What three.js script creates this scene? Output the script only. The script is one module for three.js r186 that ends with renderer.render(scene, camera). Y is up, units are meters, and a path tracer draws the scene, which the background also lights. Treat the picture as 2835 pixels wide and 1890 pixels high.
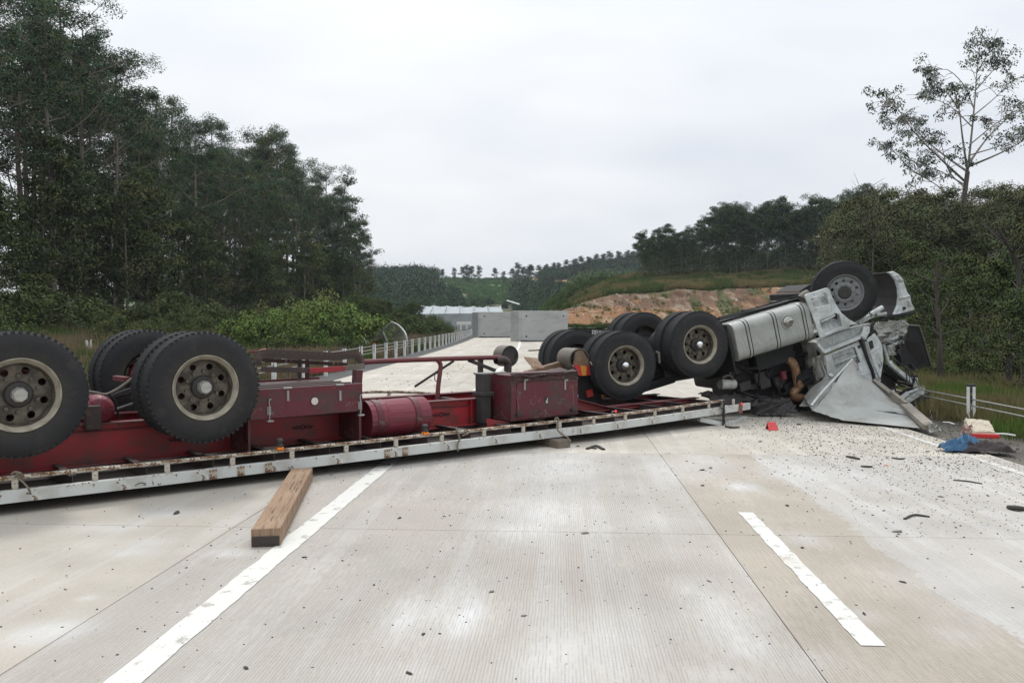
import * as THREE from 'three';
import { mergeGeometries } from 'three/addons/utils/BufferGeometryUtils.js';
import { RoundedBoxGeometry } from 'three/addons/geometries/RoundedBoxGeometry.js';

// ---------------------------------------------------------------- camera, sky, sun, exposure
const scene = new THREE.Scene();
const FOCAL = 2290, CX = 1417.5, CY = 945, HORIZON = 886, EYE = 1.62;     // photograph pixels, metres
const PITCH = Math.atan((CY - HORIZON) / FOCAL);
const camera = new THREE.PerspectiveCamera(2 * Math.atan(CY / FOCAL) * 180 / Math.PI, 1024 / 682, 0.1, 4000);
camera.position.set(0, EYE, 0);
camera.rotation.x = -PITCH;
const renderer = new THREE.WebGLRenderer({ antialias: true });
renderer.setSize(1024, 682);
renderer.toneMapping = THREE.LinearToneMapping;
renderer.toneMappingExposure = 1.15;
renderer.shadowMap.enabled = true;
renderer.shadowMap.type = THREE.PCFSoftShadowMap;

// ---------------------------------------------------------------- noise
function rng(seed) { let s = seed >>> 0 || 1; return () => { s = (s + 0x6d2b79f5) | 0; let t = Math.imul(s ^ (s >>> 15), 1 | s); t = (t + Math.imul(t ^ (t >>> 7), 61 | t)) ^ t; return ((t ^ (t >>> 14)) >>> 0) / 4294967296; }; }
const hash2 = (x, y, s) => { let h = Math.imul(x, 374761393) ^ Math.imul(y, 668265263) ^ Math.imul(s, 2147483647 ^ 0x5bd1e995); h = Math.imul(h ^ (h >>> 13), 1274126177); return ((h ^ (h >>> 16)) >>> 0) / 4294967296; };
function vnoise(x, y, s = 1, px = 0, py = 0) {                 // value noise, optionally periodic
  let ix = Math.floor(x), iy = Math.floor(y); const fx = x - ix, fy = y - iy, u = fx * fx * (3 - 2 * fx), v = fy * fy * (3 - 2 * fy);
  let ix1 = ix + 1, iy1 = iy + 1;
  if (px) { ix = ((ix % px) + px) % px; ix1 = ((ix1 % px) + px) % px; }
  if (py) { iy = ((iy % py) + py) % py; iy1 = ((iy1 % py) + py) % py; }
  const a = hash2(ix, iy, s), b = hash2(ix1, iy, s), c = hash2(ix, iy1, s), d = hash2(ix1, iy1, s);
  return a + (b - a) * u + (c - a) * v + (a - b - c + d) * u * v;
}
function fbm(x, y, oct, s, px = 0, py = 0) { let a = .5, t = 0, n = 0, k = 1; for (let i = 0; i < oct; i++) { t += a * vnoise(x * k, y * k, s + i * 17, px * k, py * k); n += a; a *= .55; k *= 2; } return t / n; }
const clamp = (x, a = 0, b = 1) => Math.min(b, Math.max(a, x));
const sstep = (a, b, x) => { const t = clamp((x - a) / (b - a)); return t * t * (3 - 2 * t); };
const mix = (a, b, t) => a + (b - a) * t;
const mix3 = (a, b, t) => [mix(a[0], b[0], t), mix(a[1], b[1], t), mix(a[2], b[2], t)];

// overcast sky: one grey cloud sheet, brighter overhead, with soft bluish patches
{
  const W = 1024, H = 512, data = new Float32Array(W * H * 4);
  for (let r = 0; r < H; r++) for (let c = 0; c < W; c++) {
    const up = ((r + .5) / H - .5) * Math.PI, round = ((c + .5) / W - .5) * 2 * Math.PI, y = Math.max(0.03, Math.sin(up));
    const x = Math.cos(round) * Math.cos(up), z = Math.sin(round) * Math.cos(up), k = 1 / (y + .28);
    const n = fbm(x * k * 1.1 + 7.3, z * k * 2.0 + 3.1, 5, 5), n2 = fbm(x * k * 3.2 + 1.7, z * k * 6.0 + 9.1, 4, 25);
    const base = 0.75 + 0.8 * Math.pow(y, 2.2);
    const cloud = clamp((n - .5) * 2.6 + (n2 - .5) * .7, -1, 1);
    const L = base * (1.03 + .1 * cloud), blue = .62 - .5 * cloud, low = Math.exp(-y * 9);
    const o = (r * W + c) * 4;
    data[o] = L * mix(1.015, .905, blue) * mix(1, 1.03, low); data[o + 1] = L * mix(1.025, .965, blue); data[o + 2] = L * mix(1.03, 1.06, blue) * mix(1, .96, low); data[o + 3] = 1;
  }
  const sky = new THREE.DataTexture(data, W, H, THREE.RGBAFormat, THREE.FloatType);
  sky.mapping = THREE.EquirectangularReflectionMapping; sky.magFilter = THREE.LinearFilter; sky.minFilter = THREE.LinearFilter; sky.needsUpdate = true;
  scene.background = sky; scene.environment = sky;
}
const sun = new THREE.DirectionalLight(new THREE.Color(1, .965, .9), 1.5);
sun.position.set(-5, 32, -19);
sun.castShadow = true; sun.shadow.radius = 22;
sun.shadow.mapSize.set(2048, 2048);
Object.assign(sun.shadow.camera, { left: -60, right: 60, top: 60, bottom: -60, near: 1, far: 160 });
scene.add(sun, sun.target);

// ---------------------------------------------------------------- from photograph pixels to places
const V3 = (x, y, z) => new THREE.Vector3(x, y, z);
const EYEV = V3(0, EYE, 0);
function ray(px, py) { const dx = (px - CX) / FOCAL, dy = -(py - CY) / FOCAL, c = Math.cos(PITCH), s = Math.sin(PITCH); return V3(dx, dy * c - s, -(dy * s + c)); }
function atHeight(px, py, h = 0) { const d = ray(px, py); return EYEV.clone().addScaledVector(d, (h - EYE) / d.y); }
function atDepth(px, py, depth) { const d = ray(px, py); return EYEV.clone().addScaledVector(d, depth / -d.z); }
class Frame {                                                  // x along, y up, z towards the viewer's side
  constructor(O, along, upHint) {
    this.O = O; this.x = along.clone().normalize(); this.z = this.x.clone().cross(upHint).normalize(); this.y = this.z.clone().cross(this.x).normalize();
    this.m = new THREE.Matrix4().makeBasis(this.x, this.y, this.z).setPosition(O);
  }
  loc(p) { const r = p.clone().sub(this.O); return V3(r.dot(this.x), r.dot(this.y), r.dot(this.z)); }
  pt(px, py, depth = 0) {                                      // the pixel's ray met with the plane z = -depth
    const d = ray(px, py), o = this.O.clone().addScaledVector(this.z, -depth), k = o.sub(EYEV).dot(this.z) / d.dot(this.z);
    return this.loc(EYEV.clone().addScaledVector(d, k));
  }
  g(px, py, h = 0) { return this.loc(atHeight(px, py, h)); }
}

// ---------------------------------------------------------------- objects
const taken = new Map();
function numbered(name) { const n = taken.get(name) ?? 0; taken.set(name, n + 1); return n ? name + '_' + String(n).padStart(3, '0') : name; }
function tag(o, label, category, group, kind) { o.userData.label = label; if (category) o.userData.category = category; if (group) o.userData.group = group; if (kind) o.userData.kind = kind; return o; }
function thing(name, label, category, group) { const o = new THREE.Group(); o.name = numbered(name); scene.add(o); return tag(o, label, category, group); }
function shade(m) { m.castShadow = true; m.receiveShadow = true; return m; }
function obj(name, geo, material, parent, label) { const m = shade(new THREE.Mesh(Array.isArray(geo) ? merge(geo) : geo, material)); m.name = parent ? name : numbered(name); (parent ?? scene).add(m); if (label) m.userData.label = label; return m; }
function struct(name, geo, material) { const m = obj(name, geo, material); m.userData.kind = 'structure'; return m; }
function copy(o, label, group) { const c = o.clone(); c.name = numbered(o.name.replace(/_\d{3}$/, '')); scene.add(c); if (label) c.userData = { ...o.userData, label }; if (group) c.userData.group = group; return c; }

// ---------------------------------------------------------------- geometry helpers (all return non-indexed geometry with uv in metres)
function boxUV(g, s = 1) {
  if (g.index) g = g.toNonIndexed();
  const p = g.attributes.position, uv = new Float32Array(p.count * 2), a = V3(), b = V3(), c = V3();
  for (let i = 0; i < p.count; i += 3) {
    a.fromBufferAttribute(p, i); b.fromBufferAttribute(p, i + 1); c.fromBufferAttribute(p, i + 2);
    const n = b.clone().sub(a).cross(c.clone().sub(a)), ax = Math.abs(n.x), ay = Math.abs(n.y), az = Math.abs(n.z);
    [a, b, c].forEach((q, k) => { const [u, v] = ax > ay && ax > az ? [q.z, q.y] : ay > az ? [q.x, q.z] : [q.x, q.y]; uv[(i + k) * 2] = u * s; uv[(i + k) * 2 + 1] = v * s; });
  }
  g.setAttribute('uv', new THREE.BufferAttribute(uv, 2));
  for (const k of Object.keys(g.attributes)) if (!['position', 'normal', 'uv', 'color'].includes(k)) g.deleteAttribute(k);
  return g;
}
function merge(list) { const hasC = list.some((g) => g.attributes.color); const l = list.map((g) => { const q = g.index ? g.toNonIndexed() : g; for (const k of Object.keys(q.attributes)) if (!['position', 'normal', 'uv', ...(hasC ? ['color'] : [])].includes(k)) q.deleteAttribute(k); return q; }); return l.length === 1 ? l[0] : mergeGeometries(l); }
const mv = (g, x, y, z) => g.translate(x, y, z);
function box(x0, x1, y0, y1, z0, z1, bevel = 0.008) {
  const sx = Math.abs(x1 - x0), sy = Math.abs(y1 - y0), sz = Math.abs(z1 - z0), r = Math.min(bevel, sx * .45, sy * .45, sz * .45);
  const g = r > 0.001 ? new RoundedBoxGeometry(sx, sy, sz, 2, r) : new THREE.BoxGeometry(sx, sy, sz);
  return boxUV(mv(g, (x0 + x1) / 2, (y0 + y1) / 2, (z0 + z1) / 2));
}
function bar(a, b, w, h, up = V3(0, 1, 0), bevel = 0.004) {     // a beam from a to b, w across and h in the up direction
  const d = b.clone().sub(a), L = d.length(), x = d.normalize(); let z = x.clone().cross(up); if (z.lengthSq() < 1e-6) z = x.clone().cross(V3(1, 0, 0)); z.normalize(); const y = z.clone().cross(x);
  const r = Math.min(bevel, w * .4, h * .4), g = r > 0.0015 ? new RoundedBoxGeometry(L, h, w, 1, r) : new THREE.BoxGeometry(L, h, w);
  const q = boxUV(g); q.applyMatrix4(new THREE.Matrix4().makeBasis(x, y, z).setPosition(a.clone().add(b).multiplyScalar(.5))); return q;
}
function tube(pts, r, seg = 8, per = 4, smooth = true) {
  const c = smooth ? new THREE.CatmullRomCurve3(pts, false, 'centripetal') : new THREE.CurvePath();
  if (!smooth) for (let i = 0; i + 1 < pts.length; i++) c.add(new THREE.LineCurve3(pts[i], pts[i + 1]));
  const n = Math.max(1, (pts.length - 1) * per), L = c.getLength(), g = new THREE.TubeGeometry(c, n, r, seg, false), uv = g.attributes.uv;
  for (let i = 0; i < uv.count; i++) uv.setXY(i, uv.getX(i) * L, uv.getY(i) * r * 6.28);
  return g.toNonIndexed();
}
function cyl(r0, r1, len, seg = 24, open = false) { const g = new THREE.CylinderGeometry(r0, r1, len, seg, 1, open); const uv = g.attributes.uv; for (let i = 0; i < uv.count; i++) uv.setXY(i, uv.getX(i) * r0 * 6.28, uv.getY(i) * len); return g.toNonIndexed(); }
function lathe(profile, seg = 48) { const pts = profile.map(([r, y]) => new THREE.Vector2(r, y)); const g = new THREE.LatheGeometry(pts, seg); const uv = g.attributes.uv; for (let i = 0; i < uv.count; i++) uv.setXY(i, uv.getX(i) * 3.2, uv.getY(i) * .7); return g.toNonIndexed(); }
function setUV(g, fu, fv) { const uv = g.attributes.uv; for (let i = 0; i < uv.count; i++) uv.setXY(i, fu(uv.getX(i)), fv(uv.getY(i))); return g; }
function shapeOf(pts) { const s = new THREE.Shape(); pts.forEach((p, i) => (i ? s.lineTo(p.x, p.y) : s.moveTo(p.x, p.y))); s.closePath(); return s; }
function extr(shape, z0, thick, bevel = 0.004) {                 // front face at z0, running back by thick
  const b = Math.min(bevel, thick * .4), g = new THREE.ExtrudeGeometry(shape, { depth: Math.max(.001, thick - 2 * b), bevelEnabled: b > 0, bevelSize: b, bevelThickness: b, bevelOffset: -b, bevelSegments: 1, curveSegments: 10 });
  return boxUV(mv(g, 0, 0, z0 - thick + b));
}
const plate = (F, px, depth, thick = .02, bevel) => extr(shapeOf(px.map(([x, y]) => F.pt(x, y, depth))), -depth, thick, bevel);
function patch(c, nx, ny, amp = 0, freq = 4, seed = 1, thick = .006, bulge = 0, edge = 0) {   // a sheet of metal between four corners (c0 c1 along the top, c3 c2 along the bottom), dented by amp
  const P = [], N = c[1].clone().sub(c[0]).cross(c[3].clone().sub(c[0])).normalize();
  for (let j = 0; j <= ny; j++) for (let i = 0; i <= nx; i++) {
    const u = i / nx, v = j / ny, p = c[0].clone().multiplyScalar((1 - u) * (1 - v)).addScaledVector(c[1], u * (1 - v)).addScaledVector(c[2], u * v).addScaledVector(c[3], (1 - u) * v);
    let d = 0; if (amp) { const n = fbm(u * freq + seed, v * freq + seed * 2.3, 4, seed); d = (1 - Math.abs(2 * n - 1) * 2) * amp; }
    d += bulge * 4 * u * (1 - u) + bulge * 4 * v * (1 - v) * .5; p.addScaledVector(N, d);
    if (edge && (i === 0 || j === 0 || i === nx || j === ny)) { const e = V3(hash2(i, j, seed) - .5, hash2(i, j, seed + 3) - .5, hash2(i, j, seed + 5) - .5); p.addScaledVector(e, edge * 2); }
    P.push(p);
  }
  const pos = [], idx = (i, j) => j * (nx + 1) + i, n2 = P.length, all = [...P, ...P.map((p) => p.clone().addScaledVector(N, -thick))], tri = [];
  for (let j = 0; j < ny; j++) for (let i = 0; i < nx; i++) { const a = idx(i, j), b = idx(i + 1, j), d = idx(i, j + 1), e = idx(i + 1, j + 1); tri.push(a, d, b, b, d, e, a + n2, b + n2, d + n2, b + n2, e + n2, d + n2); }
  const rim = []; for (let i = 0; i < nx; i++) rim.push([idx(i + 1, 0), idx(i, 0)], [idx(i, ny), idx(i + 1, ny)]); for (let j = 0; j < ny; j++) rim.push([idx(0, j), idx(0, j + 1)], [idx(nx, j + 1), idx(nx, j)]);
  for (const [a, b] of rim) tri.push(a, a + n2, b, b, a + n2, b + n2);
  for (const t of tri) pos.push(all[t].x, all[t].y, all[t].z);
  const g = new THREE.BufferGeometry(); g.setAttribute('position', new THREE.Float32BufferAttribute(pos, 3)); g.computeVertexNormals(); return boxUV(g);
}

// ---------------------------------------------------------------- textures and materials
function tex(w, h, fn, repeat, srgb = true) {                    // fn(u, v) -> [r, g, b] linear 0..1 (colour) or a number (grey)
  const d = new Uint8Array(w * h * 4);
  const enc = (x) => 255 * clamp(srgb ? (x <= .0031308 ? x * 12.92 : 1.055 * Math.pow(x, 1 / 2.4) - .055) : x);
  for (let j = 0, o = 0; j < h; j++) for (let i = 0; i < w; i++, o += 4) { const c = fn((i + .5) / w, (j + .5) / h, i, j); if (c.length) { d[o] = enc(c[0]); d[o + 1] = enc(c[1]); d[o + 2] = enc(c[2]); } else d[o] = d[o + 1] = d[o + 2] = enc(c); d[o + 3] = 255; }
  const t = new THREE.DataTexture(d, w, h); t.wrapS = t.wrapT = THREE.RepeatWrapping; t.magFilter = THREE.LinearFilter; t.minFilter = THREE.LinearMipmapLinearFilter; t.generateMipmaps = true; if (srgb) t.colorSpace = THREE.SRGBColorSpace; if (repeat) t.repeat.set(...repeat); t.needsUpdate = true; return t;
}
function std(o) { const { lin, ...rest } = o; const m = new (rest.clearcoat || rest.sheen || rest.transmission ? THREE.MeshPhysicalMaterial : THREE.MeshStandardMaterial)({ roughness: .7, metalness: 0, side: THREE.DoubleSide, ...rest }); if (lin) m.color.setRGB(...lin); return m; }
// painted or bare metal with chips and grime: base, under (what shows in chips), dirt; how much of each
function worn(base, under, dirt, { chips = .3, grime = .4, seed = 1, tile = 1, size = 256, fine = 28, streak = 0 } = {}) {
  return tex(size, size, (u, v) => {
    const n = fbm(u * 6, v * 6, 4, seed, 6, 6), f = fbm(u * fine, v * fine, 3, seed + 40, fine, fine), g = fbm(u * 4, v * (4 + streak), 4, seed + 80, 4, 4 + streak), h = vnoise(u * size / 2, v * size / 2, seed + 9, size / 2, size / 2);
    let c = mix3(base, dirt, clamp(sstep(.35, .8, g) * grime + (h - .5) * .12 * grime + (f - .5) * .25 * grime));
    c = mix3(c, under, sstep(1.02 - chips * .55, 1.06 - chips * .5, n * .62 + f * .55));
    return c;
  }, [1 / tile, 1 / tile]);
}
const M = {};
const dents = tex(256, 256, (u, v) => { const a = fbm(u * 4, v * 4, 4, 401, 4, 4), b = fbm(u * 9, v * 3, 3, 405, 9, 3); return clamp(.5 + (a - .5) * 1.1 + Math.pow(1 - Math.abs(2 * b - 1), 6) * .25); }, [.9, .9], false);
M.whiteRail = std({ map: worn([.52, .54, .52], [.13, .055, .02], [.27, .24, .19], { chips: .56, grime: .6, seed: 3, tile: .7, fine: 40 }), roughness: .6 });
M.rustyRail = std({ map: worn([.5, .47, .4], [.12, .05, .018], [.2, .13, .07], { chips: .83, grime: .7, seed: 7, tile: .35, fine: 36 }), roughness: .8 });
M.farRail = std({ map: worn([.2, .13, .075], [.14, .065, .025], [.14, .09, .055], { chips: .7, grime: .6, seed: 11, tile: .5 }), roughness: .85 });
M.red = std({ map: worn([.36, .015, .024], [.075, .035, .028], [.085, .04, .034], { chips: .4, grime: .95, seed: 13, tile: 1.6 }), roughness: .42 });
M.boxRed = std({ bumpMap: dents, bumpScale: .02, map: worn([.1, .012, .02], [.12, .075, .055], [.055, .03, .028], { chips: .42, grime: .9, seed: 17, tile: 1.1, streak: 6 }), roughness: .55 });
M.boxRust = std({ map: worn([.06, .028, .026], [.2, .15, .12], [.03, .02, .018], { chips: .4, grime: .6, seed: 19, tile: .6 }), roughness: .75 });
M.drum = std({ bumpMap: dents, bumpScale: .012, map: worn([.16, .018, .03], [.07, .03, .03], [.07, .03, .035], { chips: .25, grime: .6, seed: 23, tile: .8 }), roughness: .5 });
M.pipeRed = std({ map: worn([.15, .03, .035], [.12, .06, .04], [.07, .035, .03], { chips: .5, grime: .6, seed: 29, tile: .4 }), roughness: .6 });
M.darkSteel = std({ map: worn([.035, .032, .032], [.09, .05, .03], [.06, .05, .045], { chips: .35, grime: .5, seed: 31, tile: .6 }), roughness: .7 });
M.brownSteel = std({ map: worn([.065, .045, .042], [.12, .065, .04], [.035, .028, .028], { chips: .45, grime: .6, seed: 37, tile: .6 }), roughness: .75 });
M.lightEdge = std({ map: worn([.3, .23, .21], [.12, .05, .04], [.16, .1, .09], { chips: .45, grime: .6, seed: 38, tile: .5 }), roughness: .6 });
M.rustPlate = std({ map: worn([.17, .1, .06], [.1, .045, .02], [.22, .17, .12], { chips: .4, grime: .6, seed: 41, tile: .3 }), roughness: .85 });
M.greyRoll = std({ map: worn([.14, .125, .1], [.2, .1, .05], [.1, .085, .07], { chips: .35, grime: .7, seed: 43, tile: .4 }), roughness: .65 });
M.rubber = std({ map: tex(512, 256, (u, v) => {                    // road dust caked along the bead and in streaks on the side wall; v runs from bead to bead
  const n = fbm(u * 40, v * 14, 4, 47, 40, 14), b = fbm(u * 9, v * 5, 4, 49, 9, 5), h = vnoise(u * 256, v * 128, 48, 256, 128), e = Math.min(v, 1 - v);
  let c = mix3([.0105, .0115, .0135], [.024, .0235, .024], clamp(.25 + 1.2 * (b - .45) + .4 * (h - .5)));
  c = mix3(c, [.085, .074, .056], clamp(sstep(.1, .0, e + .1 * (n - .5) + .08 * (b - .5)) * (.2 + .8 * (n - .2)))); c = mix3(c, [.04, .037, .033], sstep(.6, .75, n) * .5); return c; }), roughness: .85 });
M.rim = std({ map: worn([.15, .132, .1], [.06, .04, .028], [.05, .043, .034], { chips: .42, grime: 1, seed: 53, tile: .3 }), roughness: .55, metalness: .15 });
M.rimLip = std({ map: worn([.33, .3, .235], [.13, .09, .06], [.16, .14, .11], { chips: .4, grime: .8, seed: 57, tile: .3 }), roughness: .45, metalness: .2 });
M.rimGrey = std({ map: worn([.22, .23, .235], [.09, .08, .07], [.12, .12, .12], { chips: .3, grime: .7, seed: 59, tile: .35 }), roughness: .5, metalness: .3 });
M.hub = std({ map: worn([.03, .028, .028], [.06, .045, .03], [.07, .06, .05], { chips: .3, grime: .6, seed: 61, tile: .3 }), roughness: .7 });
M.capSteel = std({ map: worn([.4, .4, .37], [.2, .18, .15], [.25, .24, .21], { chips: .2, grime: .6, seed: 63, tile: .2 }), roughness: .45, metalness: .5 });
M.chrome = std({ lin: [.62, .63, .64], roughness: .12, metalness: 1 });
M.alloy = std({ map: worn([.36, .37, .35], [.3, .31, .3], [.27, .27, .245], { chips: .2, grime: .7, seed: 67, tile: 1.2 }), roughness: .4, metalness: .35, bumpMap: dents, bumpScale: .012 });
M.cabWhite = std({ map: worn([.55, .58, .58], [.3, .28, .24], [.34, .34, .31], { chips: .24, grime: .75, seed: 71, tile: .8 }), roughness: .38, bumpMap: dents, bumpScale: .05 });
M.cabGrey = std({ map: worn([.4, .425, .415], [.2, .17, .13], [.27, .27, .25], { chips: .24, grime: .65, seed: 73, tile: .9 }), roughness: .5, bumpMap: dents, bumpScale: .085 });
M.cabDirty = std({ map: worn([.44, .45, .42], [.13, .1, .07], [.26, .24, .2], { chips: .4, grime: .8, seed: 79, tile: .7 }), roughness: .65, bumpMap: dents, bumpScale: .06 });
M.deflector = std({ map: worn([.34, .35, .33], [.22, .2, .17], [.25, .245, .22], { chips: .22, grime: .8, seed: 83, tile: 1.2 }), roughness: .6, bumpMap: dents, bumpScale: .035 });
M.gutter = std({ map: worn([.24, .22, .185], [.14, .07, .035], [.15, .12, .09], { chips: .4, grime: .8, seed: 89, tile: .5 }), roughness: .7 });
M.black = std({ map: worn([.009, .009, .01], [.024, .021, .018], [.016, .0155, .0155], { chips: .25, grime: .6, seed: 97, tile: .6 }), roughness: .75 });
M.seal = std({ lin: [.012, .012, .013], roughness: .6 });
M.exhaust = std({ map: worn([.2, .1, .045], [.06, .035, .02], [.28, .2, .13], { chips: .45, grime: .7, seed: 101, tile: .3 }), roughness: .7, metalness: .2 });
M.whiteCan = std({ map: worn([.55, .56, .54], [.25, .24, .22], [.36, .36, .33], { chips: .25, grime: .6, seed: 103, tile: .3 }), roughness: .5 });
M.amber = std({ lin: [.75, .2, .01], roughness: .25 });
M.amberBand = std({ lin: [.6, .25, .02], roughness: .5 });
M.redBand = std({ lin: [.45, .025, .025], roughness: .5 });
M.redLens = std({ lin: [.35, .02, .015], roughness: .25 });
M.redLit = std({ lin: [.5, .02, .03], emissive: new THREE.Color(1, .03, .05), emissiveIntensity: 1.1, roughness: .3 });
M.rope = std({ map: worn([.2, .17, .13], [.1, .08, .06], [.12, .1, .08], { chips: .3, grime: .7, seed: 107, tile: .1 }), roughness: .95 });
M.plankDark = std({ map: worn([.045, .035, .03], [.09, .07, .05], [.03, .025, .022], { chips: .3, grime: .8, seed: 109, tile: .8, streak: 20 }), roughness: .9 });

// ================================================================ the road
const HEAD = Math.atan((1555 - CX) / FOCAL), SH = Math.sin(HEAD), CH = Math.cos(HEAD);
const bend = (s) => (s > 15 ? (s - 15) ** 2 / 1900 : 0);          // the carriageway bends to the left
function road(s, l, y = 0) { const a = l - bend(s); return V3(s * SH + a * CH, y, -(s * CH - a * SH)); }
function roadOf(p) { const s = p.x * SH - p.z * CH, a = p.x * CH + p.z * SH; return [s, a + bend(s)]; }
const JOINTS_ALONG = [-6.1, -5.2, -2.56, 1.19, 5.15], ROW = 3.78, FIRST = -5.04;
const concreteTone = (u, v, seed) => { const a = fbm(u, v, 5, seed), b = fbm(u * .35, v * .35, 3, seed + 3); return .89 + .22 * (a - .5) + .18 * (b - .5); };
// whitish scuffs scraped into the surface: place along and across, size, strength
const SCUFFS = [];
for (const [px, py, rx, ry, k] of [[1125, 1715, 52, 50, .8], [1290, 1710, 45, 62, .9], [1200, 1690, 70, 40, .35], [1540, 1300, 110, 46, .55], [1500, 1420, 110, 55, .6], [1430, 1470, 90, 30, .5], [1570, 1240, 90, 26, .4], [1590, 1290, 60, 40, .4], [1680, 1760, 120, 55, .4], [1540, 1850, 120, 60, .5],
  [2060, 1348, 42, 12, .8], [1960, 1275, 60, 24, .5], [1900, 1300, 80, 30, .4], [2010, 1720, 90, 60, .55], [2060, 1790, 46, 24, .6], [1920, 1640, 60, 40, .3], [1800, 1440, 70, 26, .35], [1830, 1300, 40, 40, .35], [2230, 1490, 48, 16, .5], [2390, 1700, 40, 16, .4], [2180, 1310, 90, 22, .5], [2330, 1320, 120, 24, .4], [2500, 1420, 140, 30, .3], [2560, 1600, 140, 40, .35], [2700, 1700, 120, 40, .3], [2640, 1760, 60, 20, .4],
  [170, 1740, 90, 26, .6], [110, 1760, 90, 26, .45], [370, 1530, 70, 12, .55], [640, 1532, 46, 9, .6], [300, 1460, 100, 14, .4], [470, 1420, 80, 12, .5], [240, 1655, 16, 4, .5], [420, 1500, 60, 14, .4], [1100, 1860, 160, 30, .3], [1280, 1630, 40, 50, .3], [1400, 1250, 60, 24, .35], [1330, 1330, 50, 30, .25], [2250, 1830, 120, 40, .3], [2000, 1870, 90, 20, .3]]) {
  const c = roadOf(atHeight(px, py)), e = roadOf(atHeight(px + rx, py)), t = roadOf(atHeight(px, py - ry));
  SCUFFS.push([c[0], c[1], Math.abs(t[0] - c[0]) + .03, Math.abs(e[1] - c[1]) + .03, k]);
}
function pavement(s, l) {                                         // colour of the concrete at a place on the road
  const tone = concreteTone(s * 2.1 + 40, l * 2.1 + 40, 201), lane = l > 1.19 && l < 2.27 + .22 * (fbm(s * 2.2, l * 3, 3, 5) - .5) + .1 * (vnoise(s * 30, l * 60, 6) - .5);
  let c = l < -2.56 ? [.44, .405, .35] : lane ? [.4, .356, .297] : l > 2.2 ? [.455, .43, .395] : [.43, .4, .36];
  const warm = fbm(s * .55 + 9, l * 1.3 + 4, 4, 231);
  c = mix3(c, [.36, .31, .25], sstep(.5, .74, warm) * .2);
  const streak = fbm(s * .45, l * 9, 4, 241);
  c = mix3(c, [.53, .52, .5], sstep(.5, .72, streak) * (l > 2.27 ? .5 : l < -2.56 ? .3 : .3) * (lane ? .3 : 1));
  if (s < 13) for (const [cs, cl, rs, rl, k] of SCUFFS) { const ds = (s - cs) / rs; if (ds > 1.7 || ds < -1.7) continue; const dl = (l - cl) / rl; if (ds * ds + dl * dl < 2.9) { const e = Math.exp(-(ds * ds + dl * dl) * 1.1) * (.55 + .9 * fbm(s * 5 + cs, l * 9, 4, 251)) * (.75 + .5 * vnoise(s * 3, l * 55, 257)); c = mix3(c, [.57, .565, .55], clamp(e * k)); } }
  const speck = vnoise(s * 150, l * 150, 261);
  const t = tone * (.93 + .14 * speck);
  return [c[0] * t, c[1] * t, c[2] * t];
}
// tined grooves running along the road, wandering and broken
function groove(s, l) { if (l < -2.56) return 0; const w = l * 57 + .35 * (vnoise(s * 5, l * 8, 271) - .5) + .5 * vnoise(s * 1.1, l * 3, 273), d = Math.abs(w - Math.round(w)); return sstep(.22, .05, d) * sstep(.25, .62, vnoise(s * 13, Math.round(w) * 3.7, 277) * .6 + vnoise(s * 2.2, l * 2.5, 279) * .6); }
const NEAR = { s0: 2.5, s1: 10.1, l0: -5.2, l1: 5.15 };
const nearMap = tex(2048, 2048, (u, v) => { const l = mix(NEAR.l0, NEAR.l1, u), s = mix(NEAR.s0, NEAR.s1, v), c = pavement(s, l), g = 1 - .27 * groove(s, l); return [c[0] * g, c[1] * g, c[2] * g]; });
const TILE = 12;
const farMap = tex(1024, 1024, (u, v) => {                         // the same concrete without its scuffs; repeats every 12 m
  const t = .86 + .3 * (fbm(u * 26, v * 26, 4, 301, 26, 26) - .5) + .34 * (fbm(u * 5, v * 5, 3, 305, 5, 5) - .5), st = fbm(u * 90, v * 5, 4, 311, 90, 5), w = fbm(u * 7, v * 3, 4, 317, 7, 3);
  let c = mix3([.47, .435, .375], [.57, .54, .49], sstep(.48, .75, st) * .6); c = mix3(c, [.36, .32, .26], sstep(.5, .75, w) * .35);
  return [c[0] * t, c[1] * t, c[2] * t];
});
nearMap.wrapS = nearMap.wrapT = THREE.ClampToEdgeWrapping;
M.roadNear = std({ map: nearMap, roughness: .92 }); M.roadFar = std({ map: farMap, roughness: .92 });
M.subBase = std({ lin: [.15, .135, .115], roughness: 1 });
M.paint = std({ map: tex(1024, 1024, (u, v) => { const n = fbm(u * 26, v * 26, 4, 331, 26, 26), f = vnoise(u * 256, v * 256, 337, 256, 256), g = fbm(u * 5, v * 5, 4, 341, 5, 5); const c = mix3([.58, .575, .545], [.36, .34, .3], sstep(.6, .7, n * .7 + f * .16 + g * .12)); return mix3(c, [.5, .46, .39], sstep(.5, .8, g) * .45); }), roughness: .75 });
const roadGroup = new THREE.Group(); roadGroup.name = 'road'; roadGroup.userData = { kind: 'structure', label: 'pale concrete motorway carriageway of jointed slabs' }; scene.add(roadGroup);
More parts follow.
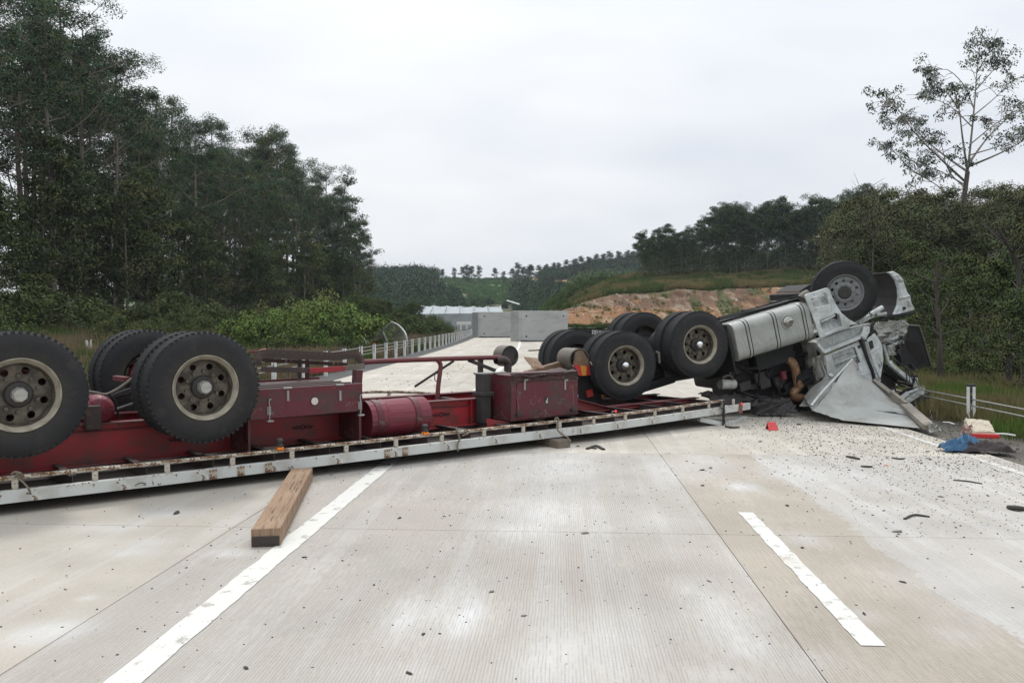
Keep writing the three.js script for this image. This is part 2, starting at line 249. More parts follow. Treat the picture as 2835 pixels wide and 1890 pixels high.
function slab(s0, s1, l0, l1, near) {
  const g = .0032, y1 = 0, y0 = -.1, lx = near ? NEAR : null, pos = [], uv = [];
  const n = 2, put = (s, l, y) => { const p = road(s, l, y); pos.push(p.x, p.y, p.z); if (lx) uv.push((l - lx.l0) / (lx.l1 - lx.l0), (s - lx.s0) / (lx.s1 - lx.s0)); else uv.push(l / TILE, s / TILE); };
  const a = s0 + g, b = s1 - g, c = l0 + g, d = l1 - g, quad = (q) => { for (const k of [0, 1, 2, 0, 2, 3]) put(...q[k]); };
  for (let i = 0; i < n; i++) { const p = mix(a, b, i / n), q = mix(a, b, (i + 1) / n); quad([[p, c, y1], [p, d, y1], [q, d, y1], [q, c, y1]]); quad([[p, c, y0], [p, c, y1], [q, c, y1], [q, c, y0]]); quad([[p, d, y1], [p, d, y0], [q, d, y0], [q, d, y1]]); }
  quad([[a, c, y0], [a, d, y0], [a, d, y1], [a, c, y1]]); quad([[b, c, y1], [b, d, y1], [b, d, y0], [b, c, y0]]);
  const geo = new THREE.BufferGeometry(); geo.setAttribute('position', new THREE.Float32BufferAttribute(pos, 3)); geo.setAttribute('uv', new THREE.Float32BufferAttribute(uv, 2)); geo.computeVertexNormals();
  obj('slab', geo, near ? M.roadNear : M.roadFar, roadGroup);
}
for (let r = 0; r < 26; r++) for (let k = 0; k < 4; k++) {
  const s0 = FIRST + r * ROW, s1 = s0 + ROW, l0 = JOINTS_ALONG[k], l1 = JOINTS_ALONG[k + 1];
  slab(s0, s1, l0, l1, (r === 2 || r === 3) && k > 0);                 // the foreground has a map of its own
}
// a strip of ground following the road between two offsets
function strip(s0, s1, l0, l1, ns, nl, yf, material, name, uvs = 1, parent = null, colour = null) {
  const pos = [], uv = [], col = [];
  const put = (i, j) => { const s = mix(s0, s1, i / ns), l = mix(l0, l1, j / nl), p = road(s, l, yf(s, l)); pos.push(p.x, p.y, p.z); uv.push(l * uvs, s * uvs); if (colour) col.push(...colour(s, l)); };
  for (let i = 0; i < ns; i++) for (let j = 0; j < nl; j++) for (const [a, b] of [[0, 0], [0, 1], [1, 1], [0, 0], [1, 1], [1, 0]]) put(i + a, j + b);
  const g = new THREE.BufferGeometry(); g.setAttribute('position', new THREE.Float32BufferAttribute(pos, 3)); g.setAttribute('uv', new THREE.Float32BufferAttribute(uv, 2)); if (colour) g.setAttribute('color', new THREE.Float32BufferAttribute(col, 3)); g.computeVertexNormals();
  const m = obj(name, g, material, parent); if (!parent) m.userData.kind = 'structure'; return m;
}
strip(-8, 100, -6.15, 5.2, 60, 2, () => -.03, M.subBase, 'joint_filler', 1, roadGroup);
strip(93, 260, -6.1, 5.15, 40, 2, () => 0, M.roadFar, 'far_pavement', 1 / TILE, roadGroup);
// painted lines
M.paintOld = std({ map: tex(512, 512, (u, v) => { const n = fbm(u * 30, v * 30, 4, 361, 30, 30), g = fbm(u * 4, v * 4, 4, 363, 4, 4); return mix3([.55, .54, .51], [.38, .36, .32], sstep(.4, .62, n * .7 + g * .35)); }), roughness: .85 });
function painted(s0, s1, l0, l1, name, mat = M.paint) {                           // thermoplastic with slightly ragged edges
  const pos = [], uv = [], put = (s, l) => { const p = road(s, l, .004); pos.push(p.x, p.y, p.z); uv.push(l * .5, s * .5); };
  for (let s = s0; s < s1;) { const d = Math.min(s1 - s, s < 14 ? .06 : 1.5), e = s + d, j = (q, k) => (s0 < q && q < 14 ? .012 * (vnoise(q * 9, k, 351) + .6 * vnoise(q * 31, k, 353) - .8) : 0), a = l0 + j(s, 1), b = l1 + j(s, 9), c = l0 + j(e, 1), f = l1 + j(e, 9); for (const [x, y] of [[s, a], [s, b], [e, f], [s, a], [e, f], [e, c]]) put(x, y); s = e; }
  const g = new THREE.BufferGeometry(); g.setAttribute('position', new THREE.Float32BufferAttribute(pos, 3)); g.setAttribute('uv', new THREE.Float32BufferAttribute(uv, 2)); g.computeVertexNormals(); obj(name, g, mat, roadGroup);
}
painted(-5, 130, -2.045, -1.875, 'edge_line'); painted(-5, 130, 4.8, 4.91, 'edge_line', M.paintOld);
for (let k = -1; k < 8; k++) { const s0 = 4.17 + k * 11.9; painted(s0, s0 + 2.86, 1.49, 1.61, 'lane_dash'); }

// ================================================================ the ground
function landHeight(s, le) {                                      // metres above the carriageway
  if (le < 0) { const d = -le; return d < 6.1 ? -.02 : -.03 - .1 * sstep(6.1, 9, d) - .15 * sstep(8, 11, d) + 1.25 * sstep(11, 34, d) + .02 * Math.max(0, d - 34); }
  return le < 5.15 ? -.02 : -.03 - .1 * sstep(5.15, 7.5, le) - .45 * sstep(7.5, 12, le) + .05 * sstep(15, 21, le) + 2 * sstep(33, 60, le) + .02 * Math.max(0, le - 60);
}
const bumps = (x, z) => .22 * (fbm(x * .35, z * .35, 4, 401) - .5) + .9 * (fbm(x * .03 + 5, z * .03, 3, 407) - .5);
function groundY(x, z) { const [s, le] = roadOf(V3(x, 0, z)); const off = Math.max(-6.1 - le, le - 5.15); return landHeight(s, le) + bumps(x, z) * sstep(1, 7, off); }
function groundColour(x, z) {
  const [, le] = roadOf(V3(x, 0, z)), a = fbm(x * .5, z * .5, 4, 411), b = fbm(x * .08, z * .08, 3, 417), c = vnoise(x * 3.1, z * 3.1, 419);
  const grass = mix3([.035, .06, .014], [.085, .1, .03], a), dry = mix3([.12, .095, .06], [.2, .15, .1], a), dirt = [.2, .145, .1];
  if (le < 0) { const d = -le; let k = mix3(dry, grass, sstep(.42, .62, b * .6 + a * .4)); k = mix3(k, mix3([.06, .06, .058], [.1, .1, .098], c), sstep(7.9, 7.3, d)); k = mix3(k, dirt, sstep(.56, .66, b) * sstep(20, 30, d) * .8); return k.map((q) => q * (.8 + .4 * c)); }
  let k = mix3(grass, mix3([.06, .085, .02], dry, .35), sstep(.45, .7, a)); k = mix3(k, mix3([.075, .068, .058], [.13, .115, .095], c), sstep(6.9 + a, 6.2 + a, le)); return k.map((q) => q * (.8 + .4 * c));
}
M.soil = std({ vertexColors: true, map: tex(512, 512, (u, v) => { const a = fbm(u * 40, v * 40, 4, 421, 40, 40), b = vnoise(u * 256, v * 256, 423, 256, 256); const t = .55 + .6 * a + .3 * (b - .5); return [t, t, t]; }, [.5, .5]), roughness: 1 });
{
  const N = 230, warp = (t, k, L) => L * Math.sinh(k * t) / Math.sinh(k), pos = [], uv = [], col = [], idx = [];
  for (let j = 0; j <= N; j++) for (let i = 0; i <= N; i++) {
    const x = warp(i / N * 2 - 1, 5.0, 1000), z = 80 - warp(j / N, 4.4, 1100);
    const [s, le] = roadOf(V3(x, 0, z)), under = sstep(10, 8.5, Math.abs(le + .5)); let y = groundY(x, z) - .28 * under; y += Math.max(0, -z - 600) * .004;
    pos.push(x, y, z); uv.push(x, z); col.push(...groundColour(x, z));
  }
  for (let j = 0; j < N; j++) for (let i = 0; i < N; i++) { const a = j * (N + 1) + i, b = a + 1, c = a + N + 1, d = c + 1; idx.push(a, b, c, b, d, c); }
  const g = new THREE.BufferGeometry(); g.setAttribute('position', new THREE.Float32BufferAttribute(pos, 3)); g.setAttribute('uv', new THREE.Float32BufferAttribute(uv, 2)); g.setAttribute('color', new THREE.Float32BufferAttribute(col, 3)); g.setIndex(idx); g.computeVertexNormals();
  struct('ground', g, M.soil);
}
const vergeColour = (s, l) => { const p = road(s, l); return groundColour(p.x, p.z); };
const vergeY = (s, l) => { const p = road(s, l); return groundY(p.x, p.z) + .02 * (fbm(p.x * 3, p.z * 3, 3, 431) - .5) * sstep(.05, .4, Math.max(-6.1 - l, l - 5.15)); };
strip(-6, 110, -10.2, -6.1, 230, 14, vergeY, M.soil, 'verge', 1, null, vergeColour);
strip(-6, 110, 5.15, 10.2, 230, 16, vergeY, M.soil, 'verge', 1, null, vergeColour);

// the other carriageway beyond the grass on the right
{
  const path = [[10, 34], [42, 27.4], [56, 24.3], [80, 21.5], [130, 20], [220, 22]], pos = [], uv = [], c = new THREE.CatmullRomCurve3(path.map(([s, l]) => road(s, l, -.3))), n = 60;
  for (let i = 0; i < n; i++) { const q = []; for (const t of [i / n, (i + 1) / n]) { const p = c.getPoint(t), d = c.getTangent(t), r = V3(-d.z, 0, d.x).normalize(); q.push(p.clone().addScaledVector(r, -1), p.clone().addScaledVector(r, 8)); } for (const k of [0, 1, 3, 0, 3, 2]) { pos.push(q[k].x, -.3, q[k].z); uv.push(q[k].x / TILE, q[k].z / TILE); } for (const k of [0, 2]) 0; for (const [a, b] of [[0, 2]]) { const A = q[a], B = q[b]; for (const [p, y] of [[A, -.3], [B, -.3], [B, -1], [A, -.3], [B, -1], [A, -1]]) { pos.push(p.x, y, p.z); uv.push(p.x / TILE, y / TILE); } } }
  const g = new THREE.BufferGeometry(); g.setAttribute('position', new THREE.Float32BufferAttribute(pos, 3)); g.setAttribute('uv', new THREE.Float32BufferAttribute(uv, 2)); g.computeVertexNormals(); struct('far_carriageway', g, M.roadFar);
  scene.userData.farPath = c;
}

// ================================================================ cutting and hills: surfaces through rows of points [pixel y, metres away]
function loft(cols, nx, ny, rough, colour, name, material, seed) {
  const at = (u, v) => {                                          // u in pixels across, v in 0..rows-1
    let k = 0; while (k < cols.length - 2 && cols[k + 1].x < u) k++; const a = cols[k], b = cols[k + 1]; let t = clamp((u - a.x) / (b.x - a.x)); t = t * t * (3 - 2 * t) * .5 + t * .5;
    const r = Math.min(a.rows.length - 2, Math.floor(v)), f = v - r, Y = (q) => mix(q.rows[r][0], q.rows[r + 1][0], f), D = (q) => mix(q.rows[r][1], q.rows[r + 1][1], f);
    const p = atDepth(u, mix(Y(a), Y(b), t), mix(D(a), D(b), t)); const n = fbm(p.x * rough.f, p.z * rough.f, 5, seed) - .5, m = fbm(p.x * rough.f * 6, (p.z + p.y * 2) * rough.f * 6, 3, seed + 5) - .5; p.y += rough.a * n; p.z += rough.a * m * 1.2 * (rough.fine ?? 1); return p;
  };
  const x0 = cols[0].x, x1 = cols[cols.length - 1].x, R = cols[0].rows.length - 1, pos = [], uv = [], col = [], idx = [];
  for (let j = 0; j <= ny; j++) for (let i = 0; i <= nx; i++) { const u = mix(x0, x1, i / nx), v = R * j / ny, p = at(u, v); pos.push(p.x, p.y, p.z); uv.push(p.x * .3, (p.y + p.z) * .3); col.push(...colour(u, v, p)); }
  for (let j = 0; j < ny; j++) for (let i = 0; i < nx; i++) { const a = j * (nx + 1) + i, b = a + 1, c = a + nx + 1, d = c + 1; idx.push(a, b, c, b, d, c); }
  const g = new THREE.BufferGeometry(); g.setAttribute('position', new THREE.Float32BufferAttribute(pos, 3)); g.setAttribute('uv', new THREE.Float32BufferAttribute(uv, 2)); g.setAttribute('color', new THREE.Float32BufferAttribute(col, 3)); g.setIndex(idx); g.computeVertexNormals();
  struct(name, g, material); return at;
}
// orange cutting beside the road, with one bench, grass on top
const cutTop = [[1500, 880], [1540, 872], [1570, 858], [1615, 838], [1697, 818], [1800, 811], [1950, 804], [2060, 800], [2236, 793], [2420, 790], [2700, 795], [3100, 800]];
const cuttingCols = cutTop.map(([x, top], i) => {
  const lift = clamp((898 - top) / 87), bench = mix(top + 4, 866, lift), near = mix(96, 104, clamp((x - 1570) / 500)) - Math.max(0, x - 2000) * .012;
  return { x, rows: [[914, near - 6], [910, near], [mix(bench + 2, 867, lift), near + 4], [bench - 1.5, near + 7], [top, near + 12], [top - 30 * lift - 4, near + 34], [top - 44 * lift - 8, near + 58], [top - 46 * lift - 8, near + 120]] };
});
const cutAt = loft(cuttingCols, 340, 112, { a: 1.2, f: .22, fine: 1.1 }, (u, v, p) => {
  const n = fbm(p.x * .3 + p.y * .25, p.y * .8 - p.x * .08, 5, 503), f = fbm(p.x * 1.6, p.y * 2.2 + p.z, 4, 507), s = fbm(p.x * .8 + p.y * .9, p.y * 1.3, 5, 509);
  const orange = mix3([.22, .11, .05], [.33, .175, .08], f), brown = mix3([.11, .06, .036], [.2, .12, .075], f), pale = [.42, .35, .26], green = mix3([.045, .07, .02], [.1, .115, .035], f), straw = mix3([.16, .13, .055], [.22, .17, .08], f);
  let c = v < 2.1 ? mix3(brown, orange, sstep(.3, .6, n + (v - 1) * .1)) : v < 3.2 ? orange : mix3(brown, orange, sstep(.55, .75, n + (u > 2020 ? .18 : 0)));
  c = mix3(c, pale, sstep(.62, .72, s) * .5); c = mix3(c, green, sstep(.6, .68, fbm(p.x * .45 + 7, p.y * .9 + p.z * .3, 4, 515)) * .8); c = mix3(c, green, sstep(1.35, .95, v + (n - .5) * .8));
  if (v > 3.9) c = mix3(c, mix3(green, straw, sstep(.4, .65, n)), sstep(3.95, 4.15, v + (f - .5) * .5));
  return c;
}, 'cutting', M.soil, 511);
// the far hillside
const ridge = [[200, 800], [850, 786], [1000, 772], [1120, 766], [1210, 768], [1330, 771], [1450, 769], [1560, 757], [1680, 737], [1800, 722], [2000, 712], [2400, 700], [3000, 700]];
const hillCols = ridge.map(([x, y]) => ({ x, rows: [[896, 185], [mix(886, y, .12), 230], [mix(886, y, .42), 285], [mix(886, y, .72), 345], [y, 420], [y + 26, 520]] }));
const onTrack = (x, y) => { const t = (y - 772) / (862 - 772); return t > 0 && t < 1 && Math.abs(x - mix(1248, 1325, Math.pow(t, .8))) < mix(2, 7, t); };
const orchard = (x, y) => x > mix(1222, 1312, sstep(775, 842, y)) && x < 1442 && y > 768 && y < 842 && y < 800 + (x - 1222) * .35;
const hillAt = loft(hillCols, 300, 60, { a: 2.5, f: .03, fine: .4 }, (u, v, p) => {
  const y = 945 - FOCAL * Math.tan(Math.atan2(p.y - EYE, -p.z) + PITCH), x = CX + p.x / -p.z * FOCAL, f = fbm(p.x * .12, p.z * .12, 4, 521), e = (n) => (fbm(p.x * .25, p.z * .25, 3, 523) - .5) * n;
  let c = mix3([.07, .11, .04], [.11, .155, .06], f);
  if (orchard(x + e(8), y + e(6))) c = mix3([.08, .16, .05], [.12, .21, .07], f);
  if (x > 1310 && x < 1440 && y > 838 && y < 862) c = mix3([.07, .075, .04], [.11, .1, .06], f);
  if (onTrack(x + e(5), y)) c = mix3([.27, .17, .1], [.36, .26, .18], f);
  if (x > 1408 && x < 1486 && Math.abs(y - 773 + (x - 1440) * .04 + e(5)) < 3.6) c = [.36, .21, .11];
  if (x > 1512 && x < 1578 && y > 762 && y < 781 && y > 762 + Math.abs(x - 1552) * .45) c = mix3([.36, .19, .09], [.42, .25, .13], f);
  if (x > 1530 && x < 1590 && Math.abs(y - 790 + e(4)) < 3.2) c = [.38, .24, .14];
  if (x > 1655 && y > 740 + e(10) && y < 775 + e(14)) c = mix3([.05, .1, .03], [.08, .135, .045], f);
  return c;
}, 'hillside', M.soil, 531);

// ================================================================ plants
M.leaf = std({ vertexColors: true, roughness: 1, transmission: .35, thickness: 0, specularIntensity: .2 });
M.bark = std({ vertexColors: true, map: tex(128, 256, (u, v) => { const a = fbm(u * 6, v * 10, 4, 601, 6, 10), t = .55 + .8 * a; return [t, t, t]; }), roughness: .95 });
class Leaves {                                                    // many small leaf blades gathered in one geometry
  constructor() { this.p = []; this.n = []; this.c = []; }
  blade(o, dir, side, len, wid, col) {
    const t = o.clone().addScaledVector(dir, len), m = o.clone().addScaledVector(dir, len * .45), a = m.clone().addScaledVector(side, wid), b = m.clone().addScaledVector(side, -wid), n = dir.clone().cross(side).normalize(); if (n.y < 0) n.negate();
    for (const q of [o, a, t, o, t, b]) { this.p.push(q.x, q.y, q.z); this.n.push(n.x, n.y, n.z); this.c.push(...col); }
  }
  geometry() { const g = new THREE.BufferGeometry(); g.setAttribute('position', new THREE.Float32BufferAttribute(this.p, 3)); g.setAttribute('normal', new THREE.Float32BufferAttribute(this.n, 3)); g.setAttribute('color', new THREE.Float32BufferAttribute(this.c, 3)); return g; }
}
const rdir = (r) => { const z = r() * 2 - 1, a = r() * 6.283, q = Math.sqrt(1 - z * z); return V3(q * Math.cos(a), z, q * Math.sin(a)); };
function clump(L, c, rad, n, len, tint, r, flat = .7, hang = .55) {
  for (let i = 0; i < n; i++) {
    const d = rdir(r), k = Math.pow(r(), .45), o = V3(c.x + d.x * rad * k, c.y + d.y * rad * k * flat, c.z + d.z * rad * k), dir = rdir(r); dir.y = dir.y * .7 - hang; dir.normalize();
    const side = dir.clone().cross(rdir(r)).normalize(), v = .7 + .6 * r(); L.blade(o, dir, side, len * (.6 + .8 * r()), len * (.17 + .12 * r()), [tint[0] * v, tint[1] * v, tint[2] * v]);
  }
}
function limb(pts, r0, r1, seg, tint) {                            // a tapering branch
  const c = new THREE.CatmullRomCurve3(pts, false, 'centripetal'), n = Math.max(2, (pts.length - 1) * 3), g = new THREE.TubeGeometry(c, n, 1, seg, false), p = g.attributes.position, q = V3(), col = new Float32Array(p.count * 3);
  for (let i = 0; i <= n; i++) { const ctr = c.getPointAt(i / n), rad = mix(r0, r1, i / n); for (let j = 0; j <= seg; j++) { const k = i * (seg + 1) + j; q.fromBufferAttribute(p, k).sub(ctr).multiplyScalar(rad).add(ctr); p.setXYZ(k, q.x, q.y, q.z); const v = .75 + .5 * hash2(i, j, 7); col[k * 3] = tint[0] * v; col[k * 3 + 1] = tint[1] * v; col[k * 3 + 2] = tint[2] * v; } }
  g.setAttribute('color', new THREE.BufferAttribute(col, 3)); const uv = g.attributes.uv, Ln = c.getLength(); for (let i = 0; i < uv.count; i++) uv.setXY(i, uv.getX(i) * Ln * .5, uv.getY(i)); return g.toNonIndexed();
}
// a gum tree: leaning trunk, rising limbs, foliage in separate clumps at the ends of the twigs
function gum({ h = 24, base = .45, spread = 5, r0 = .28, limbs = 12, twigs = 4, per = 60, leaf = .34, clumpR = 1, seed = 1, tints = [[.03, .045, .02]], bark = [.16, .13, .11], lean = .04, up = .9, low = 0 }) {
  const r = rng(seed), L = new Leaves(), wood = [], path = [], ax = (r() - .5) * 2 * lean, az = (r() - .5) * 2 * lean;
  for (let i = 0; i <= 6; i++) { const t = i / 6; path.push(V3(h * t * ax + Math.sin(t * 5 + seed) * .18 * t, h * .93 * t - (i ? 0 : .4), h * t * az + Math.cos(t * 4 + seed) * .18 * t)); }
  const curve = new THREE.CatmullRomCurve3(path); wood.push(limb(path, r0, r0 * .16, 7, bark));
  const tip = (p, R) => clump(L, p, R * (.7 + .6 * r()), Math.round(per * (.6 + .8 * r())), leaf, tints[Math.floor(r() * tints.length)], r, .6);
  for (let k = 0; k < limbs; k++) {
    const t = mix(base, .97, Math.pow((k + r() * .7) / limbs, .9)), o = curve.getPoint(t), az2 = k * 2.4 + r() * 1.2, reach = spread * (1.15 - .75 * (t - base) / (1 - base)) * (.65 + .6 * r()), rise = reach * up * (.5 + .7 * r());
    const e = o.clone().add(V3(Math.cos(az2) * reach, rise, Math.sin(az2) * reach)), m = o.clone().lerp(e, .5).add(V3((r() - .5) * .4, -rise * .12 + (r() - .5) * .5, (r() - .5) * .4));
    wood.push(limb([o, m, e], r0 * .3 * (1.1 - t * .6), r0 * .06, 5, bark)); tip(e, clumpR);
    for (let q = 0; q < twigs; q++) { const s = o.clone().lerp(m, .55 + .4 * r()).lerp(e, r() * .8), d = rdir(r); d.y = Math.abs(d.y) * .6 + .1; const f = s.clone().addScaledVector(d, reach * (.22 + .3 * r())); wood.push(limb([s, s.clone().lerp(f, .5).add(V3(0, .12, 0)), f], r0 * .07, r0 * .03, 4, bark)); tip(f, clumpR * .85); }
  }
  tip(curve.getPoint(1).add(V3(0, .3, 0)), clumpR);
  for (let k = 0; k < low; k++) { const t = mix(.12, base, r()), o = curve.getPoint(t), a = r() * 6.28, R = spread * (.25 + .5 * r()); const e = o.clone().add(V3(Math.cos(a) * R, .3 + r(), Math.sin(a) * R)); wood.push(limb([o, o.clone().lerp(e, .6), e], .035, .012, 4, bark)); tip(e, clumpR * .9); }
  return { crown: L.geometry(), trunk: merge(wood) };
}
function bush({ w = 2, h = 2, n = 2600, leaf = .16, lobes = 12, lobe = 1, seed = 1, tints = [[.05, .09, .02]], hang = .1 }) {
  const r = rng(seed), L = new Leaves(), wood = [];
  for (let k = 0; k < lobes; k++) {
    const a = k * 2.4 + r(), q = Math.sqrt(r()) * .95, c = V3(Math.cos(a) * w * q, h * (.12 + .8 * Math.pow(r(), .8) * (1 - q * .55)), Math.sin(a) * w * q), R = (.3 + .25 * r()) * Math.min(w, h) * lobe, t = tints[Math.floor(r() * tints.length)];
    clump(L, c, R, Math.round(n / lobes), leaf, t, r, .8, hang); wood.push(limb([V3(c.x * .1, -.25, c.z * .1), V3(c.x * .4, c.y * .45, c.z * .4), c], .035, .012, 4, [.1, .075, .05]));
  }
  return { crown: L.geometry(), trunk: merge(wood) };
}
const protos = {};
function plant(key, make, name, label, category, group) {
  const { crown, trunk } = make; const o = new THREE.Group(); o.userData = { label, category, group };
  const t = shade(new THREE.Mesh(trunk, M.bark)); t.name = name === 'bush' || name === 'shrub' ? 'stem' : 'trunk'; const c = shade(new THREE.Mesh(crown, M.leaf)); c.name = name === 'bush' || name === 'shrub' ? 'foliage' : 'crown'; o.add(t, c); protos[key] = { o, name };
}
function grow(key, x, z, scale = 1, turn = 0, { y, tall = 1, label, group } = {}) { const { o, name } = protos[key], c = o.clone(); c.name = numbered(name); c.userData = { ...o.userData }; if (label) c.userData.label = label; if (group) c.userData.group = group; c.position.set(x, y ?? groundY(x, z) - .05, z); c.rotation.y = turn; c.scale.set(scale, scale * tall, scale); scene.add(c); return c; }
const dark = [[.085, .145, .075], [.1, .16, .08], [.125, .16, .072], [.085, .14, .1], [.115, .135, .08]], olive = [[.15, .175, .07], [.125, .165, .07], [.165, .165, .075]], fresh = [[.21, .31, .085], [.25, .34, .105], [.175, .265, .08], [.23, .26, .1]], scrub = [[.12, .16, .06], [.155, .18, .075], [.1, .14, .06]];
const FOREST = 'tall gum trees of the dense forest behind the scrub', FOREST_L = 'tall dark gum tree in the dense forest behind the scrub and white posts';
plant('g1', gum({ seed: 11, h: 25, base: .42, spread: 4.6, limbs: 17, twigs: 6, per: 125, leaf: .19, clumpR: .95, tints: dark, low: 5 }), 'gum_tree', FOREST_L, 'tree', FOREST);
plant('g2', gum({ seed: 12, h: 23, base: .36, spread: 4.2, limbs: 16, twigs: 6, per: 125, leaf: .19, clumpR: .9, tints: [...dark, olive[1]], low: 7, bark: [.11, .095, .085] }), 'gum_tree', FOREST_L, 'tree', FOREST);
plant('g3', gum({ seed: 13, h: 26, base: .5, spread: 5.2, limbs: 16, twigs: 6, per: 125, leaf: .19, clumpR: 1, tints: dark, low: 4, bark: [.2, .17, .15] }), 'gum_tree', FOREST_L, 'tree', FOREST);
plant('g4', gum({ seed: 14, h: 22, base: .3, spread: 4.0, limbs: 17, twigs: 6, per: 125, leaf: .19, clumpR: .9, tints: [...olive, ...dark], low: 8 }), 'gum_tree', FOREST_L, 'tree', FOREST);
plant('s1', gum({ seed: 21, h: 11, base: .18, spread: 2.4, r0: .1, limbs: 16, twigs: 3, per: 130, leaf: .2, clumpR: .85, tints: [...olive, ...scrub], low: 5, bark: [.2, .17, .14] }), 'sapling_tree', 'slender young tree filling the edge of the dense forest behind the scrub', 'tree', 'young trees along the forest edge');
plant('s2', gum({ seed: 22, h: 9, base: .12, spread: 2.2, r0: .08, limbs: 15, twigs: 3, per: 130, leaf: .19, clumpR: .8, tints: scrub, low: 5, bark: [.13, .11, .09] }), 'sapling_tree', 'slender young tree filling the edge of the dense forest behind the scrub', 'tree', 'young trees along the forest edge');
plant('b1', bush({ seed: 31, w: 2.1, h: 2.5, n: 8000, leaf: .13, lobes: 44, lobe: .5, tints: scrub }), 'shrub', 'olive green scrub bush growing in front of the dense forest', 'bush', 'scrub in front of the dense forest');
plant('b2', bush({ seed: 32, w: 1.8, h: 2.0, n: 7000, leaf: .12, lobes: 40, lobe: .5, tints: [...scrub, [.13, .15, .05]] }), 'shrub', 'olive green scrub bush growing in front of the dense forest', 'bush', 'scrub in front of the dense forest');
plant('f1', bush({ seed: 33, w: 2.4, h: 3.0, n: 14000, leaf: .12, lobes: 70, lobe: .46, tints: fresh, hang: .3 }), 'bush', 'bright green feathery bush behind the white barrier posts', 'bush', 'bright green bushes behind the barrier');
plant('f2', bush({ seed: 34, w: 2.2, h: 2.6, n: 12000, leaf: .12, lobes: 64, lobe: .46, tints: [[.13, .2, .07], [.16, .23, .08], [.11, .17, .065]], hang: .3 }), 'bush', 'bright green feathery bush behind the white barrier posts', 'bush', 'bright green bushes behind the barrier');
{
  const r = rng(77), place = (s, le) => { const p = road(s, le); return [p.x, p.z]; };
  const keys = ['g1', 'g2', 'g3', 'g4'];
  // front ranks of the forest, and the ranks behind that close it
  const treeLine = (s) => 34 - 7.5 * sstep(60, 140, s);
  const TOP = [[-400, -80], [0, -70], [150, -40], [250, 0], [310, 30], [380, 100], [420, 190], [450, 280], [520, 312], [600, 325], [700, 335], [760, 365], [830, 398], [890, 436], [925, 500], [960, 600], [1100, 680]], topOf = (px) => { for (let i = 0; i + 1 < TOP.length; i++) if (px < TOP[i + 1][0]) return mix(TOP[i][1], TOP[i + 1][1], clamp((px - TOP[i][0]) / (TOP[i + 1][0] - TOP[i][0]))); return 640; };
  const sizes = { g1: 25, g2: 23, g3: 26, g4: 22 };
  for (let rank = 0; rank < 5; rank++) for (let s = 36 + rank * 1.5; s < (rank < 3 ? 150 : 140); s += 5.6 + rank * 1.2) {
    const d = treeLine(s) + rank * 5.2 + (r() - .5) * 3.2, [x, z] = place(s + (r() - .5) * 2.6, -d), k = keys[Math.floor(r() * 4)], px = CX + x / -z * FOCAL, want = topOf(px) + (r() < .2 ? -16 : 30 + (rank < 2 ? 170 : 110) * r()), H = (HORIZON - want) / FOCAL * -z + EYE - groundY(x, z);
    grow(k, x, z, clamp(H / sizes[k], .45, 1.35), r() * 6.28);
  }
  for (let s = 34; s < 122; s += 2.6) { const [x, z] = place(s + r(), -(treeLine(s) - 3 + (r() - .5) * 3.5)); grow(r() < .5 ? 's1' : 's2', x, z, .65 + .6 * r(), r() * 6.28); }
  for (let s = 38; s < 124; s += 4.4) { const [x, z] = place(s + r(), -(treeLine(s) + 5 + r() * 8)); grow(r() < .5 ? 's1' : 's2', x, z, .9 + .5 * r(), r() * 6.28); }
  for (let s = 30; s < 90; s += 1.75) { const [x, z] = place(s + r() * 1.5, -(treeLine(s) - 6.5 + (r() - .5) * 5)); grow(r() < .5 ? 'b1' : 'b2', x, z, .8 + .55 * r(), r() * 6.28); }
  for (let s = 28; s < 60; s += 2.4) { const [x, z] = place(s + r() * 1.5, -(treeLine(s) - 11.5 + (r() - .5) * 3)); grow(r() < .5 ? 'b1' : 'b2', x, z, .55 + .35 * r(), r() * 6.28); }
}
const atPx = (px, depth) => { const p = atDepth(px, HORIZON, depth); return [p.x, p.z]; };
// the bright green bushes, then the darker mass of bushes running along the fence
for (const [px, d, sc, k, t] of [[735, 44, 1.02, 'f1', 0], [800, 43, 1.12, 'f1', 1], [870, 45, 1.3, 'f1', 2], [925, 47, 1.32, 'f1', 4], [690, 46, .66, 'f1', 3], [835, 41, .75, 'f1', 5], [960, 50, 1.05, 'f2', 1], [905, 42, .8, 'f2', 3.3], [770, 41, .72, 'f2', 2.2]]) { const [x, z] = atPx(px, d); grow(k, x, z, sc, t); }
{
  const r = rng(99);
  for (let i = 0; i < 26; i++) { const d = 50 + i * 1.75, px = 985 + i * 9.6 - (i % 3) * 26, [x, z] = atPx(px, d); grow(i % 3 ? 'f2' : 'b1', x, z, (i % 3 ? .88 : 1.0) * (.8 + .45 * r()), r() * 6.28, { label: 'dark green bush in the thicket along the wire fence', group: 'bushes of the thicket along the wire fence' }); }
  for (let i = 0; i < 10; i++) { const d = 62 + i * 4, px = 960 + i * 22, [x, z] = atPx(px, d); grow('s2', x, z, .34 + .16 * r(), r() * 6.28, { label: 'thin young tree in the thicket along the wire fence', group: 'young trees of the thicket' }); }
}
for (const [px, d, sc, t] of [[1545, 4.3, 1.1, 1], [1560, 5.1, 1.3, 2], [1585, 4.9, 1.2, 3], [1608, 5.3, 1.3, 4], [1640, 5.2, 1.1, 5], [1570, 4.2, .7, 6], [1530, 4.6, 1, 7], [1665, 5.5, 1, 8], [1620, 4.4, .6, 9], [1700, 4.6, .5, 2.5], [1780, 4.4, .6, 3.5], [1760, 5, .7, 1.5]]) { const { x, y, z } = cutAt(px, d); grow('f2', x, z, sc, t, { y: y - .3, label: 'green bush at the end of the orange cutting', group: 'bushes at the end of the cutting' }); }
